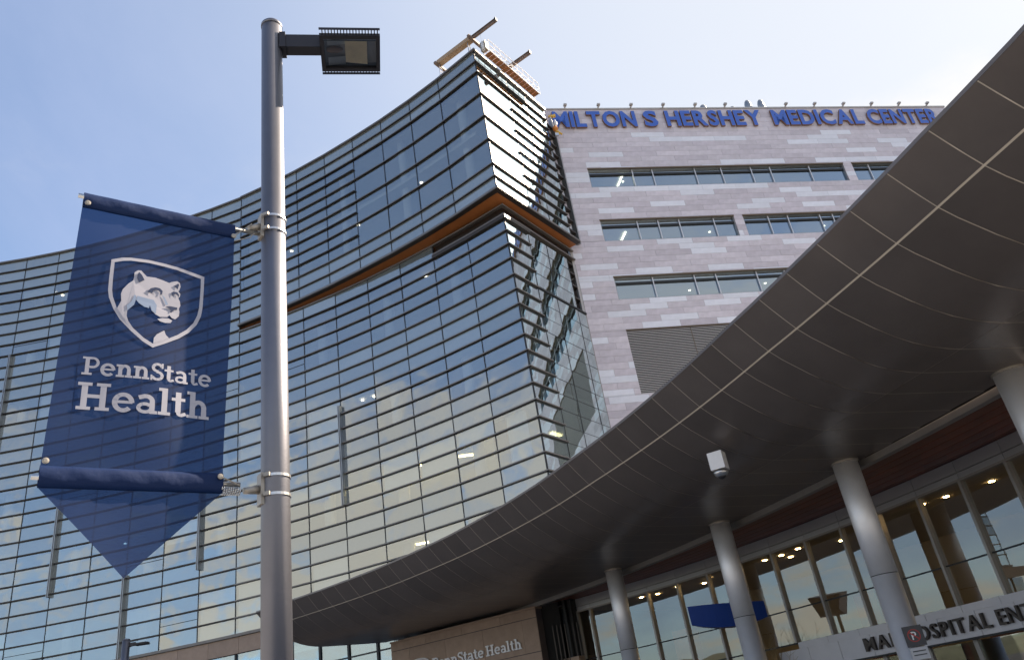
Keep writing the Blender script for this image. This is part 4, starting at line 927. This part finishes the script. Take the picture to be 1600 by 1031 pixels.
EYE_B = [(0.6185, 4.2806), (0.606, 4.2912), (0.5852, 4.2895), (0.5743, 4.2734), (0.5776, 4.2544), (0.5824, 4.2681), (0.5934, 4.2754), (0.605, 4.2709), (0.6055, 4.2563), (0.5949, 4.2438), (0.609, 4.2556)]
NOSE = [(0.647, 4.1763), (0.6243, 4.1863), (0.5803, 4.1851), (0.5813, 4.1692), (0.5998, 4.1636), (0.6133, 4.1419), (0.6193, 4.1458), (0.6143, 4.161), (0.6234, 4.1686)]
LIP = [(0.6851, 4.0883), (0.6601, 4.0997), (0.6259, 4.1043), (0.6034, 4.0941), (0.6129, 4.0763), (0.6414, 4.0707), (0.6702, 4.0755)]
CHEST = [(0.6444, 4.0202), (0.6344, 3.9929), (0.6164, 3.9751), (0.6574, 3.9468), (0.6983, 3.9283), (0.6975, 3.9623), (0.6822, 3.9886)]
SHADE_A = [(0.8457, 4.1149), (0.8509, 4.1486), (0.8281, 4.1773), (0.8148, 4.2257), (0.806, 4.2203), (0.806, 4.1942), (0.813, 4.1592), (0.8307, 4.135)]
SHADE_B = [(0.8005, 4.2214), (0.7693, 4.2169), (0.7121, 4.2102), (0.6931, 4.1783), (0.6953, 4.1179), (0.7192, 4.1381), (0.7297, 4.1714), (0.7341, 4.1508), (0.7597, 4.1552), (0.789, 4.1743), (0.8048, 4.1944)]
SHADE_C = [(0.6688, 4.2582), (0.6502, 4.2366), (0.6318, 4.197), (0.6447, 4.1874), (0.6552, 4.2213)]

def flat(name, mat, poly, o, label=None):
    """flat print lying o metres in front of the cloth, following its ripple"""
    q = MB(); q.add([bp(u, z, ripple(u, z) * min(1, (4.79 - z) * 3) * (min(1, max(0.1, abs(z - 3.12) * 4))) + o) for u, z in poly], [tuple(range(len(poly)))])
    me = q.build(name, mat, cloth); return me
q = MB(); n_ = len(SHIELD_OUT)
rp = lambda u, z, o: bp(u, z, ripple(u, z) * min(1, (4.79 - z) * 3) + o)
q.add([rp(u, z, .004) for u, z in SHIELD_OUT] + [rp(u, z, .004) for u, z in SHIELD_IN], [(i, (i + 1) % n_, n_ + (i + 1) % n_, n_ + i) for i in range(n_)])
q.build('shield_outline', 'whitep', cloth)
for nm, poly, mt, o in (('crest_head', HEAD, 'whitep', .005), ('crest_chest', CHEST, 'whitep', .005), ('crest_lip', LIP, 'whitep', .005), ('crest_shade', SHADE_A, 'bluep', .0062), ('crest_shade', SHADE_B, 'bluep', .0062), ('crest_shade', SHADE_C, 'bluep', .0062),
                        ('crest_ear', EAR_A, 'navyp', .0075), ('crest_ear', EAR_B, 'navyp', .0075), ('crest_eye', EYE_A, 'navyp', .0075), ('crest_eye', EYE_B, 'navyp', .0075), ('crest_nose', NOSE, 'navyp', .0075)):
    flat(nm, mt, poly, o)
def bendp(p):
    u = (p - PB).dot(bd); return p + bn * ripple(u, p.z)
slab_word('PennState', bp(1.036, 3.700, .0045), -bd, Z, bn, .668, .106, 'whitep', cloth, 'print_letter', bend=bendp)
slab_word('Health', bp(1.045, 3.499, .0045), -bd, Z, bn, .672, .156, 'whitep', cloth, 'print_letter', bend=bendp)

# ------------------------------------------------------------------ rigging on the roof corner of the glass building
RC = UP0.copy()
def rg(t, nn, z): return RC + UD * t + UN * nn + Z * z
def ibeam(q, a, c, h, w):
    d = (c - a).normalized(); s = d.cross(Z).normalized(); L_ = (c - a).length
    q.box(a, d, s, Z, (0, L_), (-w / 2, w / 2), (h / 2 - .03, h / 2)); q.box(a, d, s, Z, (0, L_), (-w / 2, w / 2), (-h / 2, -h / 2 + .03)); q.box(a, d, s, Z, (0, L_), (-.02, .02), (-h / 2 + .03, h / 2 - .03))
def beamthing(label, t, n0, n1, timber):
    th_ = thing('outrigger_beam', label, 'beam', rg(t, 0, 41.0), 'outrigger beams on the roof')
    q = MB(); ibeam(q, rg(t, n0 if not timber else -.05, 41.0), rg(t, n1, 41.0), .26, .16); q.build('steel_beam', 'rust', th_)
    q = MB(); q.box(rg(t, 0, 41.0), UD, UN, Z, (-.10, .10), (n1 - .04, n1 + .05), (-.10, .17)); q.build('end_plate', 'lampdk', th_)
    if timber:
        q = MB(); q.box(rg(t, 0, 41.0), UD, UN, Z, (-.20, .20), (n0, -.10), (-.20, .10)); q.build('timber', 'lumber', th_)
        for nn, t0, t1 in ((n0 + .02, -.45, .80), (.06, -.55, .82)):
            q = MB(); q.box(rg(t, nn, 40.72), UD, UN, Z, (t0, t1), (-.09, .09), (-.09, .09)); q.build('cross_beam', 'rust', th_)
    for nn in ((n0 + .1, -.35) if timber else (-1.2,)):
        q = MB(); z0 = 39.8
        for ss_ in (-.14, .14): q.tube(rg(t + ss_, nn, z0), rg(t + ss_ * .7, nn, 40.8), .025, 6)
        q.tube(rg(t - .13, nn, 40.15), rg(t + .13, nn, 40.15), .02, 6); q.tube(rg(t - .13, nn, 40.5), rg(t + .13, nn, 40.5), .02, 6); q.build('stand', 'clear', th_)
    return th_
beamthing('long timber and steel outrigger beam crossing the glass roof corner', .13, -2.93, 1.95, True)
beamthing('short steel outrigger beam sticking out past the roof platform', 3.80, -1.6, 1.88, False)
plat = thing('work_platform', 'white truss work platform with orange brown deck along the glass roof edge', 'platform', rg(3, .5, 39.5))
n_d = 15
for i in range(n_d):
    t0 = .55 + 5.3 * i / n_d; q = MB(); q.box(rg(0, 0, 39.42), UD, UN, Z, (t0 + .02, t0 + 5.3 / n_d - .03), (.44, .86), (0, .05)); q.build('deck_board', 'deck', plat)
q = MB()
for nn in (.42, .88):
    for z in (39.46, 39.95, 40.45): q.tube(rg(.5, nn, z), rg(5.95, nn, z), .022, 6)
q.build('rail', 'white', plat)
for i in range(10):
    t0 = .5 + 5.45 * i / 9; q = MB()
    for nn in (.42, .88):
        q.tube(rg(t0, nn, 39.46), rg(t0, nn, 40.45), .018, 6)
        if i < 9: q.tube(rg(t0, nn, 39.46), rg(t0 + .6, nn, 39.95), .013, 6)
    q.build('truss_post', 'white', plat)
q = MB(); q.box(rg(.55, .62, 39.7), UD, UN, Z, (-.32, -.02), (-.22, .2), (-.15, .55)); q.build('motor_box', 'castal', plat)
q = MB(); q.tube(rg(.25, .6, 39.5), rg(.25, .6, 40.2), .1, 10); q.build('cable_drum', 'white', plat, smooth=True)
for t in (.13, 3.8):
    q = MB(); q.tube(rg(t, .65, 41.0), rg(t, .65, 39.5), .012, 6); q.build('cable', 'clear', plat)
hz = Vector((5.27, 42.02, 0)); hoist = thing('rope_hoist', 'yellow and white hoist with orange cloth hanging beside the first sign letter', 'hoist', hz + Z * 37.4)
q = MB(); q.box(hz, SU, SN, Z, (-.34, .16), (-.1, .06), (39.02, 39.12)); q.tube(hz + SU * -.3 + Z * 39.05, hz + SU * .16 + Z * 39.22, .06, 8); q.build('bracket', 'yellow', hoist)
q = MB(); q.tube(hz + SU * -.22 + Z * 39.0, hz + SU * -.12 + Z * 38.1, .045, 8); q.build('strap', 'white', hoist)
q = MB(); q.lathe(hz + SU * .06 + Z * 38.15, [(.04, 0), (.10, .08), (.12, .34), (.06, .46), (.03, .6)], 12); q.build('canister', 'white', hoist, smooth=True)
q = MB(); q.lathe(hz + SU * -.04 + Z * 37.72, [(.05, 0), (.17, .1), (.2, .25), (.1, .42)], 9); q.build('cloth_bundle', 'orangep', hoist)
q = MB(); q.tube(hz + SU * -.12 + Z * 37.86, hz + SU * .36 + Z * 37.42, .07, 8); q.tube(hz + SU * -.1 + Z * 37.6, hz + SU * .2 + Z * 37.45, .05, 8); q.build('arm', 'yellow', hoist)
q = MB(); q.box(hz, SU, SN, Z, (-.16, .1), (-.08, .08), (37.3, 37.5)); q.build('block', 'clear', hoist)
